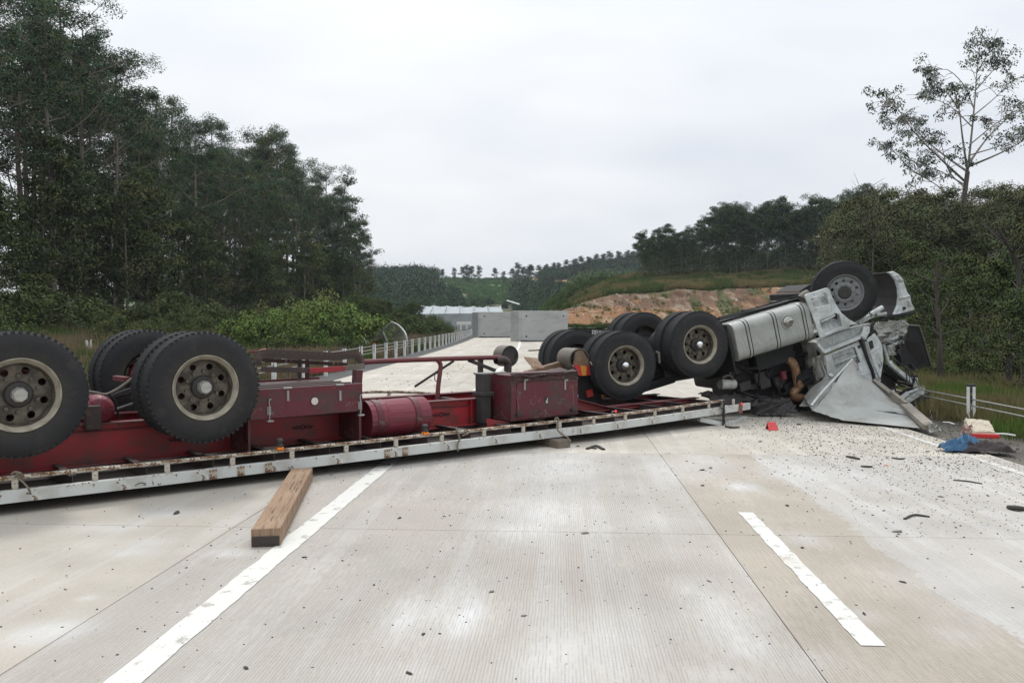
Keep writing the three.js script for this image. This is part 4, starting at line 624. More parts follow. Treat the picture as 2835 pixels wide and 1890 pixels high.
const G_CAP = merge([mv(cyl(.062, .068, .05, 8).rotateX(Math.PI / 2), 0, 0, -.048), mv(cyl(.05, .056, .03, 16).rotateX(Math.PI / 2), 0, 0, -.012)]);
const G_DOME = merge([toZ(lathe([[.068, -.075], [.07, -.03], [.062, -.004], [.045, .018], [.02, .03], [.001, .033]], 32))]);
const G_DRUM = merge([toZ(lathe([[.001, -.3], [.2, -.3], [.215, -.33], [.215, -.52], [.19, -.54], [.001, -.54]], 32))]);
const G_NUT = cyl(.018, .018, .032, 6).rotateX(Math.PI / 2);
function dualWheel(parent, cap, rim, lip, tyre, nuts = true) {                          // outer face at z = 0, axle running to -z
  const w = new THREE.Group(); w.name = 'wheel'; parent.add(w);
  obj('tyre', tyre, M.rubber, w); const inner = obj('tyre', tyre, M.rubber, w); inner.position.z = -.335;
  obj('rim_lip', rimRing, lip, w); obj('rim', merge([rimBarrel, G_DISC]), rim, w); const back = obj('rim', merge([rimBarrel.clone().rotateY(Math.PI), disc(-.14, 8, .03, .205).rotateY(Math.PI)]), rim, w); back.position.z = -.61;
  if (nuts) for (let k = 0; k < 10; k++) { const n = obj('wheel_nut', G_NUT, rim, w); n.position.set(Math.cos(k * .6283) * .152, Math.sin(k * .6283) * .152, -.118); } obj('hub', G_HUB, M.hub, w); obj('hub_cap', cap === 'dome' ? G_DOME : G_CAP, cap === 'dome' ? M.chrome : M.capSteel, w); obj('brake_drum', G_DRUM, cap === 'dome' ? M.black : M.drum, w);
  return w;
}

// ================================================================ the overturned flat-bed trailer (x along it towards the truck, z towards the viewer)
const RF = new Frame(V3(-4.203, .12, -6.79), V3(8.0, .08, -6.38), V3(0, 1, 0));
const trailer = thing('flatbed_trailer', 'overturned flat bed trailer with red chassis and white side rail, wheels in the air', 'trailer');
trailer.applyMatrix4(RF.m);
const TL0 = -3.2, TL1 = 10.25, TW = 2.45;
const railY = (t) => (t < 1.26 ? mix(0, -.03, clamp((t + 1.5) / 2.76)) : t < 6.8 ? mix(-.03, -.056, (t - 1.26) / 5.54) : mix(-.056, -.004, Math.pow((t - 6.8) / 3.45, 1.3)));
const farLift = (t) => .06 + .24 * sstep(7.6, 4.6, t) * sstep(-3, 4, t);                 // the far edge of the deck is bent up
const rtube = (pts, r, seg = 10, per = 4, sm = true) => tube(pts.map(([x, y, d]) => RF.pt(x, y, d)), r, seg, per, sm);
const rbar = (a, b, w, h, up) => bar(RF.pt(...a), RF.pt(...b), w, h, up);
{
  // side rails: a channel following the sag of the deck edge
  const channel = (z, mat) => {
    const n = 28, prof = [[0, 0], [0, .1], [.004, .104], [.055, .104], [.055, .094], [.012, .094], [.012, .01], [.055, .01], [.055, 0]], pos = [], s = Math.sign(z + 1) > 0 ? -1 : 1;
    for (let i = 0; i < n; i++) { const t0 = mix(TL0, TL1, i / n), t1 = mix(TL0, TL1, (i + 1) / n); for (let k = 0; k < prof.length; k++) { const a = prof[k], b = prof[(k + 1) % prof.length], P = (t, q) => V3(t, railY(t) + (z < -1 ? farLift(t) : 0) + q[1], z + s * q[0]); for (const p of [P(t0, a), P(t1, a), P(t1, b), P(t0, a), P(t1, b), P(t0, b)]) pos.push(p.x, p.y, p.z); } }
    const g = new THREE.BufferGeometry(); g.setAttribute('position', new THREE.Float32BufferAttribute(pos, 3)); g.computeVertexNormals(); obj('side_rail', [boxUV(g)], mat, trailer);
  };
  channel(0, M.whiteRail); channel(-TW, M.rustyRail);
  for (const [z, mat] of [[-.03, M.rustyRail], [-TW + .03, M.rustyRail]]) {
    const pts = []; for (let t = TL0; t <= TL1 - .15; t += .61) pts.push(V3(t, railY(t) + (z < -1 ? farLift(t) : 0) + .205 - .012 * clamp(t / 8) + (z < -1 ? 0 : .006 * (hash2(Math.round(t * 10), 1, 4) - .5)), z)); obj('rope_rail', [tube(pts, .02, 8, 3)], mat, trailer);
    const pg = box(-.024, .024, .104, .2, -.012, .012, .003); for (let t = -2.98; t < TL1 - .3; t += .61) { const p = obj('rail_post', pg, mat, trailer); p.position.set(t + .02, railY(t) + (z < -1 ? farLift(t) : 0), z); if (z < -1) p.rotation.z = -.5; }
  }
  // worn winch brackets on the rail
  const wg = merge([box(-.035, .035, .005, .098, .0015, .008, .002)]); for (const t of [2.05, 2.32, 2.6, 3.95, 4.18, 6.55, 6.75]) { const p = obj('winch_bracket', wg, t < 6 ? M.rustyRail : M.whiteRail, trailer); p.position.set(t - .33, railY(t), .0005); }
  // deck planks and cross members
  const pk = box(TL0, TL1 - .2, .012, .042, -.098, .098, .006); for (let k = 0; k < 12; k++) { const p = obj('deck_plank', pk, M.plankDark, trailer); p.position.set(0, -.03, -.16 - k * .194); }
  const cm = merge([box(-.028, .028, .02, .028, -TW + .07, -.07, 0), box(-.004, .004, .028, .15, -TW + .07, -.07, 0), box(-.03, .03, .15, .158, -TW + .07, -.07, 0)]); for (let t = -2.7; t < TL1 - .2; t += .61) { const p = obj('cross_member', cm, M.brownSteel, trailer); p.position.set(t + .18, -.012, 0); }
  // main chassis beams: deep at the wheels, shallower towards the truck
  for (const d of [.8, 1.65]) {
    const top = (t) => (t < 5.55 ? mix(.5, .425, clamp(t / 5.5)) : t < 6.7 ? .42 : mix(.42, .14, clamp((t - 6.7) / 1.1))), pts = []; for (const t of [TL0, 0, 2, 3.5, 5.5, 6.7, 7.3, 7.8, 9.9]) pts.push(V3(t, top(t), 0)); const sh = shapeOf([...pts, V3(9.9, .1, 0), V3(TL0, .1, 0)]);
    const beam = new THREE.Group(); beam.name = 'chassis_beam'; trailer.add(beam); obj('web', [extr(sh, -d, .012, 0)], M.red, beam);
    const fl = []; for (let i = 0; i + 1 < pts.length; i++) fl.push(bar(V3(pts[i].x, pts[i].y + .008, -d), V3(pts[i + 1].x + .004, pts[i + 1].y + .008, -d), .13, .016)); obj('flange', fl, d < 1 ? M.pipeRed : M.pipeRed, beam); obj('flange', [box(TL0, 9.9, .1, .115, -d - .07, -d + .07, .003)], M.red, beam);
    for (const t of [2.28, 3.62, 5.3]) obj('stiffener', [box(t - .006, t + .006, .117, top(t) - .004, -d + .008, -d + .066, 0)], M.red, beam);
  }
  for (const t of [2.3, 3.5, 4.6, 5.4, 6.8]) obj('chassis_tie', [box(t - .04, t + .04, .18, .4, -1.64, -.82, .006)], M.brownSteel, trailer);
  // axles and wheels
  for (const t of [-1.39, .141, 1.671]) {
    const y = t > 1 ? .847 : .874; const near = dualWheel(trailer, 'nut', M.rim, M.rimLip, G_TYRE); near.position.set(t, y, 0); near.rotation.z = t * 2;
    const far = dualWheel(trailer, 'nut', M.rim, M.rimLip, G_TYRE, false); far.rotation.set(0, Math.PI, 0); far.position.set(t, y, -TW);
    obj('axle', [mv(cyl(.065, .065, 1.5, 16).rotateX(Math.PI / 2), t, y, -TW / 2)], M.darkSteel, trailer);
    for (const d of [.72, 1.73]) { const sp = []; for (let k = 0; k < 5; k++) sp.push(tube([V3(t - .62 + k * .1, y - .22 + k * .016, -d), V3(t, y - .07 - k * .018, -d), V3(t + .62 - k * .1, y - .22 + k * .016, -d)], .018, 4, 6)); obj('leaf_spring', sp, M.darkSteel, trailer); obj('spring_hanger', [box(t + .62, t + .76, .45, .68, -d - .05, -d + .05, .01)], M.brownSteel, trailer); }
    obj('brake_chamber', [mv(cyl(.085, .085, .16, 18).rotateZ(Math.PI / 2), t + .28, y - .12, -1.0), mv(cyl(.1, .1, .02, 18).rotateZ(Math.PI / 2), t + .28, y - .12, -1.0), mv(cyl(.085, .085, .16, 18).rotateZ(Math.PI / 2), t + .28, y - .12, -1.5)], M.darkSteel, trailer);
  }
  obj('brake_hose', [rtube([[233, 1083, .95], [262, 1087, .95], [292, 1092, .95], [320, 1080, .95], [350, 1060, .95], [365, 1048, .95]], .018, 6, 5)], M.greyRoll, trailer);
  obj('brake_hose', [rtube([[300, 1090, .9], [318, 1110, .9], [325, 1140, .9], [330, 1160, .9]], .012, 6, 5)], M.black, trailer);
  obj('reaction_rod', [rbar([318, 1046, 1.4], [350, 1050, 1.1], .06, .05)], M.pipeRed, trailer);
  // red air tank between the axles
  { const a = RF.pt(265, 1150, .62); obj('air_tank', [mv(lathe([[.001, -.32], [.1, -.3], [.145, -.26], [.15, 0], [.145, .26], [.1, .3], [.001, .32]], 30).rotateX(Math.PI / 2), a.x + .06, a.y + .03, -1.05)], M.drum, trailer); }
  // first tool box: open tray on top, hinged lid on its side
  const tb = new THREE.Group(); tb.name = 'tool_box'; trailer.add(tb); const d0 = .25;
  obj('body', [box(2.2, 3.45, .47, .75, -.78, -d0 - .02, .01)], M.boxRed, tb); obj('end_bracket', [box(3.44, 3.47, .12, .74, -.79, -.3, .004)], M.boxRed, tb); obj('end_bracket', [box(2.18, 2.21, .12, .74, -.79, -.3, .004)], M.boxRed, tb); obj('door', [box(2.19, 3.462, .468, .775, -d0 - .018, -d0, .006)], M.boxRed, tb);
  for (const [z, y] of [[-.27, .778], [-.5, .776], [-.74, .774]]) obj('top_rib', [box(2.2, 3.455, y - .018, y, z - .035, z, .004)], M.brownSteel, tb); obj('top_rib', [box(2.2, 2.25, .745, .79, -1.2, -.25, .004)], M.boxRust, tb); obj('top_sheet', [box(2.2, 3.45, .752, .764, -1.3, -.26, .003)], M.boxRust, tb); obj('back_panel', [box(2.2, 3.45, .44, .79, -1.32, -1.3, .003)], M.boxRed, tb);
  for (const px of [796, 941]) { const p = RF.pt(px, 1090, d0); obj('hinge', [box(p.x - .012, p.x + .012, p.y - .075, p.y + .035, -d0, -d0 + .012, .003), box(p.x - .045, p.x + .045, .765, .783, -d0 - .02, -d0 + .014, .004)], M.galv, tb); }
  for (const [px, py] of [[743, 1140], [995, 1125]]) { const p = RF.pt(px, py, d0), h = (x, y) => V3(p.x + x, p.y + y, -d0 + .025); obj('latch', [tube([h(.02, .13), h(-.002, .125), h(0, .06), h(0, -.08)], .006, 6, 4), box(p.x - .02, p.x + .02, p.y - .03, p.y + .055, -d0, -d0 + .016, .004), box(p.x - .03, p.x + .035, p.y - .1, p.y - .085, -d0, -d0 + .05, .003)], M.galv, tb); }
  { const p = RF.pt(870, 1110, d0); obj('reflector', [mv(cyl(.041, .041, .008, 24).rotateX(Math.PI / 2), p.x, p.y, -d0 + .004)], std({ lin: [.55, .52, .46], roughness: .5 }), tb); obj('reflector_rim', [mv(new THREE.TorusGeometry(.042, .004, 6, 28).toNonIndexed(), p.x, p.y, -d0 + .005)], M.black, tb); }
  // red drum shaped reservoir with two bands
  { const r = .215, a = V3(3.6, .335, -.5), rd = new THREE.Group(); rd.name = 'reservoir'; trailer.add(rd); const L = .8; obj('shell', [mv(lathe([[.001, -L / 2 + .05], [.18, -L / 2 + .04], [r, -L / 2], [r + .004, -L / 2 + .005], [r, -L / 2 + .02], [r, -L / 2 + .22], [r + .006, -L / 2 + .225], [r + .006, -L / 2 + .235], [r, -L / 2 + .24], [r, L / 2 - .005], [.12, L / 2], [.001, L / 2]], 44).rotateZ(-Math.PI / 2), a.x + L / 2, a.y, a.z)], M.drum, rd); for (const x of [.12, .62]) obj('band', [mv(cyl(r + .008, r + .008, .075, 40, true).rotateZ(Math.PI / 2), a.x + x, a.y, a.z), box(a.x + x - .035, a.x + x + .035, a.y - r - .09, a.y - r - .004, a.z - .05, a.z + .05, .004)], M.boxRed, rd); }
  // second tool box with a battered lid
  const t2 = new THREE.Group(); t2.name = 'tool_box'; trailer.add(t2); const e = .25;
  obj('body', [box(5.58, 6.73, .165, .755, -.72, -e - .012, .012)], M.boxRed, t2); obj('door', [box(5.665, 6.72, .185, .655, -e - .01, -e, .006)], M.boxRed, t2);
  obj('lid_skirt', [patch([RF.pt(1412, 1034, .235), RF.pt(1601, 1027, .235), RF.pt(1600, 1046, .235), RF.pt(1424, 1054, .235)], 40, 4, .02, 7, 91, .006, .006)], M.boxRust, t2); obj('lid_top', [patch([V3(5.57, .77, -.66), V3(6.74, .775, -.66), V3(6.74, .765, -.22), V3(5.57, .755, -.22)], 30, 6, .02, 5, 93, .008, .012)], M.boxRust, t2);
  obj('lid_edge', [rtube([[1440, 1037, .215], [1455, 1040, .21], [1466, 1043, .21], [1480, 1041, .21], [1492, 1038, .21], [1505, 1036, .21], [1520, 1034, .21], [1548, 1031, .21], [1562, 1033, .21], [1575, 1030, .21], [1600, 1027, .21]], .008, 5, 4)], M.boxRust, t2);
  for (const px of [1452, 1564]) { const p = RF.pt(px, 1058, e); obj('hinge', [box(p.x - .014, p.x + .014, p.y - .1, p.y + .03, -e, -e + .012, .003), box(p.x - .012, p.x + .045, p.y + .02, p.y + .04, -e, -e + .02, .003)], M.galv, t2); }
  for (const [px, py] of [[1437, 1147], [1587, 1134]]) { const p = RF.pt(px, py, e); obj('latch', [box(p.x - .045, p.x + .045, p.y - .02, p.y + .02, -e, -e + .03, .008)], M.darkSteel, t2); }
  { const p = RF.pt(1513, 1108, e); obj('badge', [box(p.x - .028, p.x + .028, p.y - .05, p.y + .05, -e, -e + .004, .002)], M.seal, t2); const z = -e + .006, W = std({ lin: [.62, .62, .6], roughness: .5 }); const s = new THREE.Shape(); s.absellipse(-.002, -.018, .014, .02, 0, 6.283); const hh = new THREE.Path(); hh.absellipse(-.002, -.018, .006, .011, 0, Math.PI * 2, true); s.holes.push(hh); obj('badge_letter', [extr(s, z + .001, .002, 0).translate(p.x, p.y, 0), box(p.x + .006, p.x + .014, p.y - .038, p.y + .035, z - .001, z + .001, 0)], W, t2); }
  for (const [pts] of [[[[1427, 1075], [1432, 1105], [1436, 1135]]], [[[1585, 1065], [1587, 1085], [1588, 1120]]], [[[1470, 1115], [1478, 1122], [1482, 1114]]], [[[1492, 1112], [1496, 1106], [1494, 1098]]], [[[1543, 1113], [1552, 1116], [1556, 1110]]]]) obj('scrape', [rtube(pts.map(([x, y]) => [x, y, e - .0005]), .0028, 4, 3)], M.lightEdge, t2);
  // landing leg, its foot plate and the pipe stand
  { const a = RF.pt(1352, 1035, .55), b = RF.pt(1352, 1160, .55); obj('landing_leg', [box(a.x - .06, a.x + .08, .12, a.y, -.76, -.6, .012)], M.darkSteel, trailer); obj('leg_collar', [box(a.x - .09, a.x + .11, .48, .53, -.79, -.57, .01)], M.darkSteel, trailer); obj('leg_gusset', [plate(RF, [[1346, 1158], [1411, 1168], [1413, 1200], [1350, 1190]], .36, .012)], M.red, trailer); obj('locking_pin', [rtube([[1313, 1034, .8], [1355, 1033, .8], [1398, 1030, .8]], .014, 8)], M.galv, trailer); }
  obj('cross_pipe', [rtube([[1000, 1002, 1.2], [1060, 999, 1.2], [1200, 994, 1.2], [1300, 991, 1.2], [1385, 989, 1.2]], .032, 12)], M.pipeRed, trailer);
  obj('pipe_elbow', [rtube([[1372, 997, 1.2], [1392, 996, 1.2], [1404, 1002, 1.2], [1406, 1016, 1.2], [1405, 1034, 1.2]], .055, 14, 6)], M.brownSteel, trailer);
  obj('pipe_upright', [rtube([[1188, 994, 1.2], [1208, 995, 1.2], [1219, 1008, 1.2], [1218, 1030, 1.2], [1213, 1070, 1.2], [1211, 1108, 1.2]], .03, 12, 6)], M.pipeRed, trailer);
  obj('pipe_handle', [rtube([[1212, 1034, 1.14], [1205, 1035, 1.14], [1204, 1052, 1.14], [1210, 1056, 1.14]], .006, 6, 3)], M.darkSteel, trailer);
  obj('brace', [rbar([1148, 1070, 1.7], [1256, 999, 1.25], .03, .03)], M.darkSteel, trailer); obj('brace', [rbar([1296, 996, 1.25], [1372, 1026, 1.05], .04, .05)], M.darkSteel, trailer); obj('brace', [rbar([1330, 995, 1.3], [1330, 1084, 1.3], .06, .06, V3(1, 0, 0))], M.brownSteel, trailer);
  obj('far_mudguard_roll', [mv(lathe([[.085, -.12], [.15, -.12], [.16, -.1], [.16, .1], [.15, .12], [.15, .05]], 30).rotateX(Math.PI / 2), RF.pt(1400, 985, 1.8).x, RF.pt(1400, 985, 1.8).y, -1.8)], M.greyRoll, trailer); { const p = RF.pt(1400, 985, 1.8), s = new THREE.Shape(); s.moveTo(-.15, -.05); s.absarc(0, 0, .15, Math.PI + .3, .35, true); s.lineTo(.09, -.02); s.lineTo(.1, -.12); s.lineTo(-.02, -.1); s.closePath(); obj('roll_end_plate', [extr(s, 0, .01, .002).translate(p.x, p.y, -1.7)], M.darkSteel, trailer); }  // roll and end plate belong to the far mudguard of the truck
  // spare wheel cradle above the first tool box: bent flat straps
  const strapBent = (pts, h, d) => { const c = new THREE.CatmullRomCurve3(pts.map(([x, y, q]) => RF.pt(x, y, q ?? d)), false, 'centripetal'), n = 40, l = []; for (let i = 0; i < n; i++) l.push(bar(c.getPoint(i / n), c.getPoint((i + 1.05) / n), h, .01, V3(0, 0, 1), 0)); return l; };
  obj('cradle_strap', strapBent([[712, 1012, .9], [711, 992, .9], [722, 981, .95], [760, 980, 1], [860, 984, 1.05], [930, 986, 1.05], [965, 982, 1.05], [990, 984, 1.05], [999, 997, 1.05], [999, 1012, 1.05]], .1), M.brownSteel, trailer);
  const flat = (px0, px1, d, h, mat) => obj('cradle_band', [(() => { const a = RF.pt(...px0, d), b = RF.pt(...px1, d); return bar(a, b, .012, h, V3(0, 1, 0), .003); })()], mat, trailer);
  flat([722, 1022], [862, 1025], .85, .062, M.brownSteel); flat([856, 1026], [955, 1020], .84, .06, M.red); flat([950, 1020], [1008, 1013], .85, .06, M.greyRoll); flat([725, 996], [960, 1009], 1.15, .045, M.boxRust); flat([690, 974], [830, 977], 1.3, .03, M.pipeRed);
  obj('cradle_post', [(() => { const a = RF.pt(990, 1024, .88), b = RF.pt(987, 1068, .88); return bar(b, a, .1, .09, V3(1, 0, 0)); })()], M.boxRed, trailer); for (const [x, y0, y1] of [[829, 982, 1050], [850, 984, 1047]]) obj('cradle_post', [(() => bar(RF.pt(x, y1, 1.2), RF.pt(x, y0, 1.2), .06, .03, V3(1, 0, 0)))()], M.boxRust, trailer);
  obj('torn_plate', [patch([RF.pt(716, 968, 1.25), RF.pt(733, 964, 1.35), RF.pt(752, 975, 1.35), RF.pt(724, 976, 1.2)], 5, 5, .01, 3, 5, .006)], std({ lin: [.4, .17, .1], roughness: .7 }), trailer); obj('torn_plate', [patch([RF.pt(790, 974, 1.2), RF.pt(815, 970, 1.25), RF.pt(840, 979, 1.2), RF.pt(780, 985, 1.1)], 8, 5, .02, 3, 8, .006)], M.rustPlate, trailer); obj('torn_plate', [patch([RF.pt(1451, 987, 1.5), RF.pt(1485, 990, 1.5), RF.pt(1508, 1018, 1.2), RF.pt(1472, 1018, 1.2)], 8, 6, .015, 3, 12, .008)], M.rustPlate, trailer);
  // marker lamps on the rope rail
  const mark = (px, py) => { const p = RF.pt(px, py, .03), g = new THREE.Group(); g.name = 'marker_lamp'; g.position.copy(p); trailer.add(g); obj('lens', [box(-.034, .034, -.02, .012, -.03, .03, .008)], M.amber, g); obj('lamp_body', [mv(lathe([[.03, 0], [.036, .012], [.03, .028], [.02, .04], [.034, .05], [.036, .07], [.026, .085], [.001, .09]], 18), 0, .012, 0)], M.darkSteel, g); };
  mark(774, 1240); mark(1177, 1198);
  for (const [px, py] of [[1705, 1138], [2054, 1117]]) { const p = RF.pt(px, py, -.01), g = new THREE.Group(); g.name = 'marker_lamp'; g.position.copy(p); trailer.add(g); obj('lens', [new THREE.SphereGeometry(.015, 12, 8).toNonIndexed()], M.redLit, g); obj('lamp_wire', [tube([V3(-.01, 0, -.02), V3(-.045, -.005, -.02), V3(-.05, -.06, -.02)], .005, 5, 4)], M.galv, g); }
  // maker's winged emblems in dark paint on the near web, air lines and clips along the chassis
  for (const [px, py] of [[1222, 1147], [838, 1182], [500, 1215]]) { const p = RF.pt(px, py, .786), q = (x, y) => V3(p.x + x, p.y + y, -.7865), e = []; e.push(mv(new THREE.TorusGeometry(.028, .006, 4, 18).toNonIndexed().scale(1, .8, .2), p.x, p.y, -.7865)); for (const s of [-1, 1]) for (const [x0, x1, y0, y1] of [[.035, .13, 0, .004], [.04, .1, -.016, -.012], [.05, .085, .016, .02], [.1, .115, -.02, .012]]) e.push(bar(q(s * x0, y0), q(s * x1, y1), .003, .008, V3(0, 1, 0), 0)); obj('emblem', e, M.black, trailer); }
  obj('air_line', [tube([V3(-1, .44, -.78), V3(.6, .43, -.78), V3(1.9, .42, -.78), V3(3, .4, -.78), V3(4.2, .38, -.78), V3(5.3, .36, -.78)], .009, 6, 8)], M.pipeRed, trailer);
  obj('pencil_mark', [rtube([[372, 1344, -.003], [388, 1336, -.003], [404, 1340, -.003], [396, 1343, -.003]], .003, 4), rtube([[421, 1332, -.003], [424, 1342, -.003]], .003, 4), rtube([[436, 1338, -.003], [440, 1342, -.003], [445, 1337, -.003]], .003, 4), rtube([[798, 1292, -.003], [802, 1299, -.003], [808, 1290, -.003], [812, 1297, -.003]], .003, 4)], M.seal, trailer);
  // rope ends, chain and loose steel at the front
  obj('rope_end', [rtube([[30, 1312, -.02], [42, 1306, -.05], [56, 1312, -.04], [50, 1322, -.04], [62, 1334, -.045], [76, 1350, -.05], [84, 1368, -.03]], .009, 6, 5), rtube([[40, 1320, -.03], [52, 1308, -.06], [58, 1318, -.03], [44, 1316, -.05]], .012, 6, 5)], M.rope, trailer);
  obj('rope_end', [rtube([[1262, 1182, -.03], [1268, 1200, -.05], [1272, 1215, -.04], [1266, 1232, -.04], [1268, 1248, -.03]], .012, 6, 5), rtube([[1262, 1190, -.03], [1285, 1188, -.05], [1300, 1196, -.05], [1280, 1206, -.05]], .009, 6, 5)], M.rope, trailer);
  obj('rope_end', [rtube([[1535, 1160, -.03], [1545, 1156, -.06], [1543, 1172, -.05], [1542, 1185, -.06], [1553, 1200, -.09], [1570, 1210, -.14], [1580, 1222, -.2]], .011, 6, 5)], M.rope, trailer);
  { const ch = []; for (let k = 0; k < 13; k++) { const g = new THREE.TorusGeometry(.026, .008, 5, 12).toNonIndexed(); g.scale(.75, 1, 1); g.rotateY(k % 2 ? 1.57 : 0); const p = RF.pt(2003 + (k % 3), 1112 + k * 5, -.03); g.translate(p.x, p.y, p.z); ch.push(g); } obj('load_chain', ch, M.darkSteel, trailer); obj('load_binder', [rtube([[1995, 1110, -.02], [2000, 1118, -.03], [1996, 1130, -.03]], .02, 6, 4)], M.greyRoll, trailer); }
  obj('strap_end', [plate(RF, [[2047, 1116], [2057, 1116], [2056, 1144], [2046, 1143]], -.008, .004, 0)], std({ lin: [.2, .09, .06], roughness: .8 }), trailer);
  // head board lying under the front of the deck
  obj('head_board', [rbar([1935, 1160, .12], [2010, 1176, .0], .08, .07), rbar([2012, 1172, .0], [2064, 1158, .25], .08, .07), box(9.25, 9.33, -.14, .0, -2.2, -.1, .008)], M.whiteRail, trailer);
}

// ================================================================ the overturned prime mover (x towards its nose, y towards its wheels, z towards the viewer)
const TH = 19.5 * Math.PI / 180, PH = 14 * Math.PI / 180;
const TF = new Frame(V3(3.018, 1.227, -13.23), V3(Math.cos(TH) * Math.cos(PH), Math.sin(PH), -Math.sin(TH) * Math.cos(PH)), V3(0, 1, 0));
const truck = thing('overturned_truck', 'white cab over truck lying on its crushed roof, wheels in the air', 'truck');
truck.applyMatrix4(TF.m);
const zoom = (x0, y0, k) => (x, y) => [x0 + x * k, y0 + y * k];             // positions read in enlargements of the photograph
const zB = zoom(2200, 700, .1531), zC = zoom(2240, 880, .2041), zE = zoom(1980, 800, .1531), zF = zoom(1960, 980, .1531), zG = zoom(1480, 870, .1531);
const tp = (z, d) => ([x, y]) => TF.pt(...z(x, y), d);
const tplate = (z, pts, d, thick, bevel) => extr(shapeOf(pts.map(tp(z, d))), -d, thick, bevel);
const ttube = (z, pts, r, seg = 8, per = 4) => tube(pts.map(([x, y, d]) => TF.pt(...z(x, y), d)), r, seg, per);
const tbar = (z, a, b, w, h, up) => bar(TF.pt(...z(a[0], a[1]), a[2]), TF.pt(...z(b[0], b[1]), b[2]), w, h, up);
const part = (name, geo, mat, parent = truck) => obj(name, geo, mat, parent);
{
  const C = (x, y, d) => TF.pt(...zC(x, y), d);
  // wheels
  for (const [a, b] of [[-1.361, .019], [0, 0]]) {
    const n = dualWheel(truck, 'dome', M.rim, M.rimLip, G_TYRE_PLAIN); n.position.set(a, b, 0); n.rotation.z = a * 3 + .3; const f = dualWheel(truck, 'dome', M.rim, M.rimLip, G_TYRE_PLAIN, false); f.rotation.y = Math.PI; f.position.set(a, b, -2.42);
    part('axle', [mv(cyl(.085, .085, 1.5, 18).rotateX(Math.PI / 2), a, b, -1.21), mv(new THREE.SphereGeometry(.24, 18, 12).scale(1, 1, .8).toNonIndexed(), a, b, -1.21)], M.black);
    for (const d of [.72, 1.7]) part('spring', [box(a - .5, a + .5, b - .14, b - .06, -d - .05, -d + .05, .01), box(a - .3, a + .3, b - .2, b - .145, -d - .05, -d + .05, .01)], M.black);
  }
  const discF = disc(-.028, 10, .026, .21, .075, .27);
  for (const [z, side] of [[0, 1], [-2.3, -1]]) {
    const w = new THREE.Group(); w.name = 'wheel'; truck.add(w); if (side > 0) w.position.set(2.976, .147, z); else w.position.copy(TF.pt(2205, 883, 2.1)); w.rotation.y = (side < 0 ? Math.PI : 0) - .56;
    part('tyre', G_TYRE_PLAIN, M.rubber, w); part('rim_lip', rimRing, M.rimGrey, w); part('rim', [discF, rimBarrel], M.rimGrey, w); part('bolt_ring', [toZ(lathe([[.17, -.026], [.172, -.008], [.115, -.002], [.11, -.02]], 40))], M.rimGrey, w); if (side > 0) for (let k = 0; k < 10; k++) { const n = part('wheel_nut', G_NUT, M.rimGrey, w); n.position.set(Math.cos(k * .6283) * .145, Math.sin(k * .6283) * .145, -.008); } part('hub', [toZ(lathe([[.11, -.03], [.108, -.004], [.09, .006], [.05, .004], [.001, .002]], 32))], M.hub, w); part('brake_drum', [mv(cyl(.2, .2, .2, 28).rotateX(Math.PI / 2), 0, 0, -.24)], M.black, w);
  }
  part('front_axle', [box(2.92, 3.03, .06, .18, -2.0, -.3, .02)], M.black);
  // chassis
  for (const d of [.8, 1.62]) part('chassis_rail', [box(-2.15, 4.0, -.36, -.1, -d - .04, -d + .04, .008)], M.black);
  for (const a of [-2.1, -.68, .7, 1.5, 2.4]) part('chassis_cross_member', [box(a - .06, a + .06, -.34, -.12, -1.58, -.84, .01)], M.black);
  part('drive_shaft', [bar(V3(.2, -.05, -1.21), V3(1.3, -.3, -1.21), .1, .1)], M.black);
  part('fifth_wheel', [box(-1.2, -.2, -.62, -.5, -1.75, -.65, .03), box(-1.0, -.3, -.5, -.37, -1.6, -.8, .02)], M.black);
  part('mud_flap', [tplate(zG, [[800, 1115], [1090, 1115], [1150, 1300], [1250, 1480], [1200, 1600], [800, 1590]], .34, .02)], M.black); part('mud_flap', [box(-2.04, -2.02, -.75, -.3, -2.3, -1.8, .004)], M.black);
  part('rear_mudguard', [(() => { const s = shapeOf([[740, 700], [800, 640], [880, 660], [1000, 860], [1095, 1100], [810, 1110], [705, 900]].map(tp(zG, .2))); return extr(s, -.2, .03, .004); })()], M.rustPlate);
  part('hazard_plate', [tplate(zG, [[706, 905], [830, 915], [860, 1108], [812, 1112]], .196, .004, 0), tplate(zG, [[945, 935], [1025, 920], [1010, 1100], [935, 1105]], .196, .004, 0)], M.redBand); part('hazard_plate', [tplate(zG, [[832, 925], [944, 935], [934, 1106], [862, 1108]], .196, .004, 0), tplate(zG, [[1026, 925], [1092, 1098], [1012, 1100]], .196, .004, 0)], M.amberBand);
  { const p = TF.pt(...zG(800, 800), .2); part('mudguard_roll', [mv(lathe([[.155, -.26], [.162, -.26], [.166, .26], [.155, .26]], 36).rotateX(Math.PI / 2), p.x + .01, p.y - .01, -.46)], M.greyRoll); part('bracket', [box(p.x - .75, p.x - .1, p.y - .16, p.y - .03, -.75, -.62, .02)], M.rustPlate); }
  part('tail_lamp', [(() => { const a = TF.pt(...zG(950, 1440), .33); return box(a.x - .02, a.x + .1, a.y - .06, a.y + .06, -.33, -.3, .01); })()], M.redLens); part('tail_lamp', [(() => { const a = TF.pt(...zG(1245, 1470), .33); return box(a.x - .04, a.x + .04, a.y - .025, a.y + .025, -.33, -.31, .008); })()], M.amberBand); part('tail_lamp_box', [(() => { const a = TF.pt(...zG(960, 1450), .36); return box(a.x - .12, a.x + .45, a.y - .09, a.y + .09, -.42, -.345, .01); })()], M.black);
